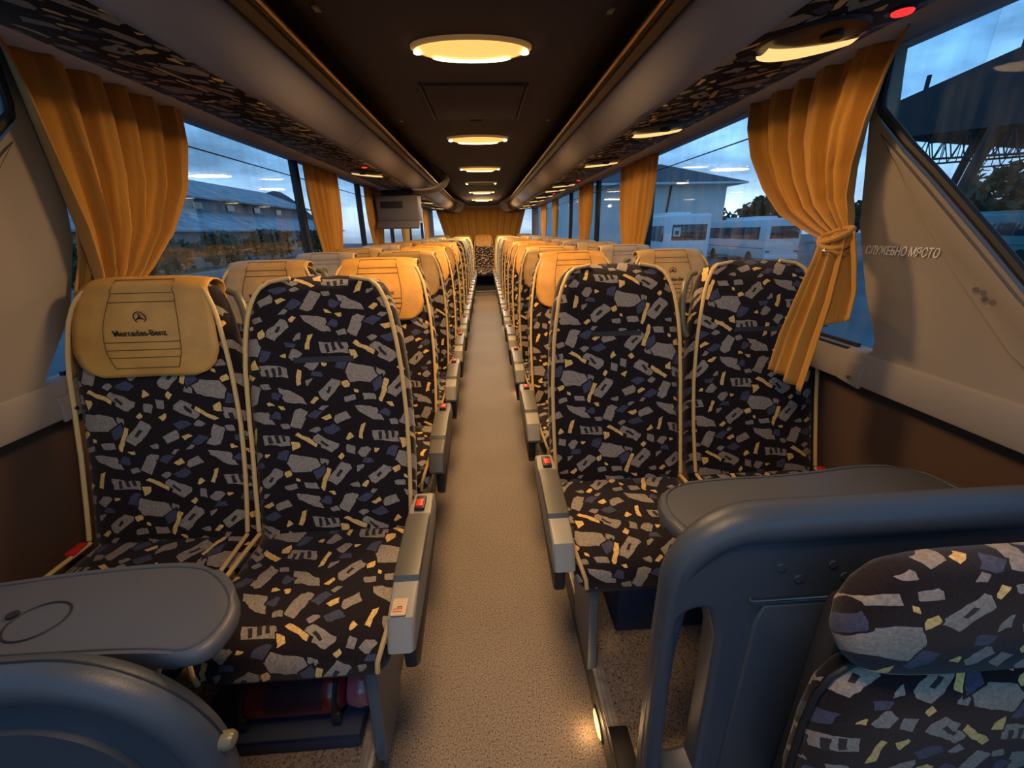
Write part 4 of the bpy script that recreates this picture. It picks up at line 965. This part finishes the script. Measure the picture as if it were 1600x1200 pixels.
# steel canopy
t = empty('steel_canopy', (30, 24, G), 'huge dark steel canopy on slanted columns beyond the front right window', 'canopy'); lc = (30, 24, G)
bm = nb(); v = []
pts = [(25, 28.5, 8.15), (25, 16, 9.6), (48, 16, 9.6), (48, 34, 7.5), (25, 28.0, 6.3), (25, 16, 5.2), (48, 16, 5.6), (48, 34, 6.2)]
v = [bm.verts.new(p) for p in pts]
for q in ((0, 1, 2, 3), (4, 7, 6, 5), (0, 4, 5, 1), (1, 5, 6, 2), (2, 6, 7, 3), (3, 7, 4, 0)): bm.faces.new([v[i] for i in q])
slab('roof_hood', bm, 'canopy_dark', t, lc)
def truss(name, p0, p1, h, n, r=0.06):
    bm = nb(); p0 = Vector(p0); p1 = Vector(p1); dz = Vector((0, 0, h))
    tube(bm, [p0, p1], r, 5); tube(bm, [p0 - dz, p1 - dz], r, 5)
    for k in range(n):
        a = p0.lerp(p1, k / n); b = p0.lerp(p1, (k + .5) / n); d = p0.lerp(p1, (k + 1) / n)
        tube(bm, [a, b - dz], r * .7, 4); tube(bm, [b - dz, d], r * .7, 4); tube(bm, [a, a - dz], r * .6, 4)
    return bm
slab('truss', truss('truss', (25.2, 28.3, 6.4), (25.2, 16, 5.3), 1.35, 12), 'canopy_dark', t, lc)
slab('truss', truss('truss', (30, 30, 6.4), (30, 17, 5.6), 1.3, 12), 'canopy_dark', t, lc)
slab('truss', truss('truss', (36, 32, 6.4), (36, 18, 5.8), 1.3, 12), 'canopy_dark', t, lc)
for a, b, r in (((25.2, 21.9, 6.0), (25.2, 23.6, G), 0.26), ((25.6, 22.9, 6.0), (25.6, 24.6, G), 0.18), ((25.2, 27.2, 6.6), (25.2, 27.6, 3.6), 0.1), ((27, 17.5, 6), (27, 18.5, G), 0.2)):
    bm = nb(); cyl(bm, a, b, r, 8); slab('column', bm, 'canopy_dark', t, lc)
for y in (26.2, 21.8): slab('roof_stub', bx((25.1, y, 8.1 + (28.5 - y) * 0.11 + .3), (0.15, 0.15, 0.9)), 'canopy_dark', t, lc)
# hills
bm = nb(); rings = []
n = 60
A = [bm.verts.new((lerp(-190, -60, k / n), 130 + 10 * math.sin(k), G)) for k in range(n + 1)]
B = [bm.verts.new((lerp(-190, -60, k / n), 150, G + 9 + 7 * math.sin(k * .13 + 1) + 1.2 * math.sin(k * .9))) for k in range(n + 1)]
C2 = [bm.verts.new((lerp(-190, -60, k / n), 190, G)) for k in range(n + 1)]
for k in range(n): bm.faces.new((A[k], A[k + 1], B[k + 1], B[k])); bm.faces.new((B[k], B[k + 1], C2[k + 1], C2[k]))
tag(ob('hills', bm, 'mountain'), kind='structure')
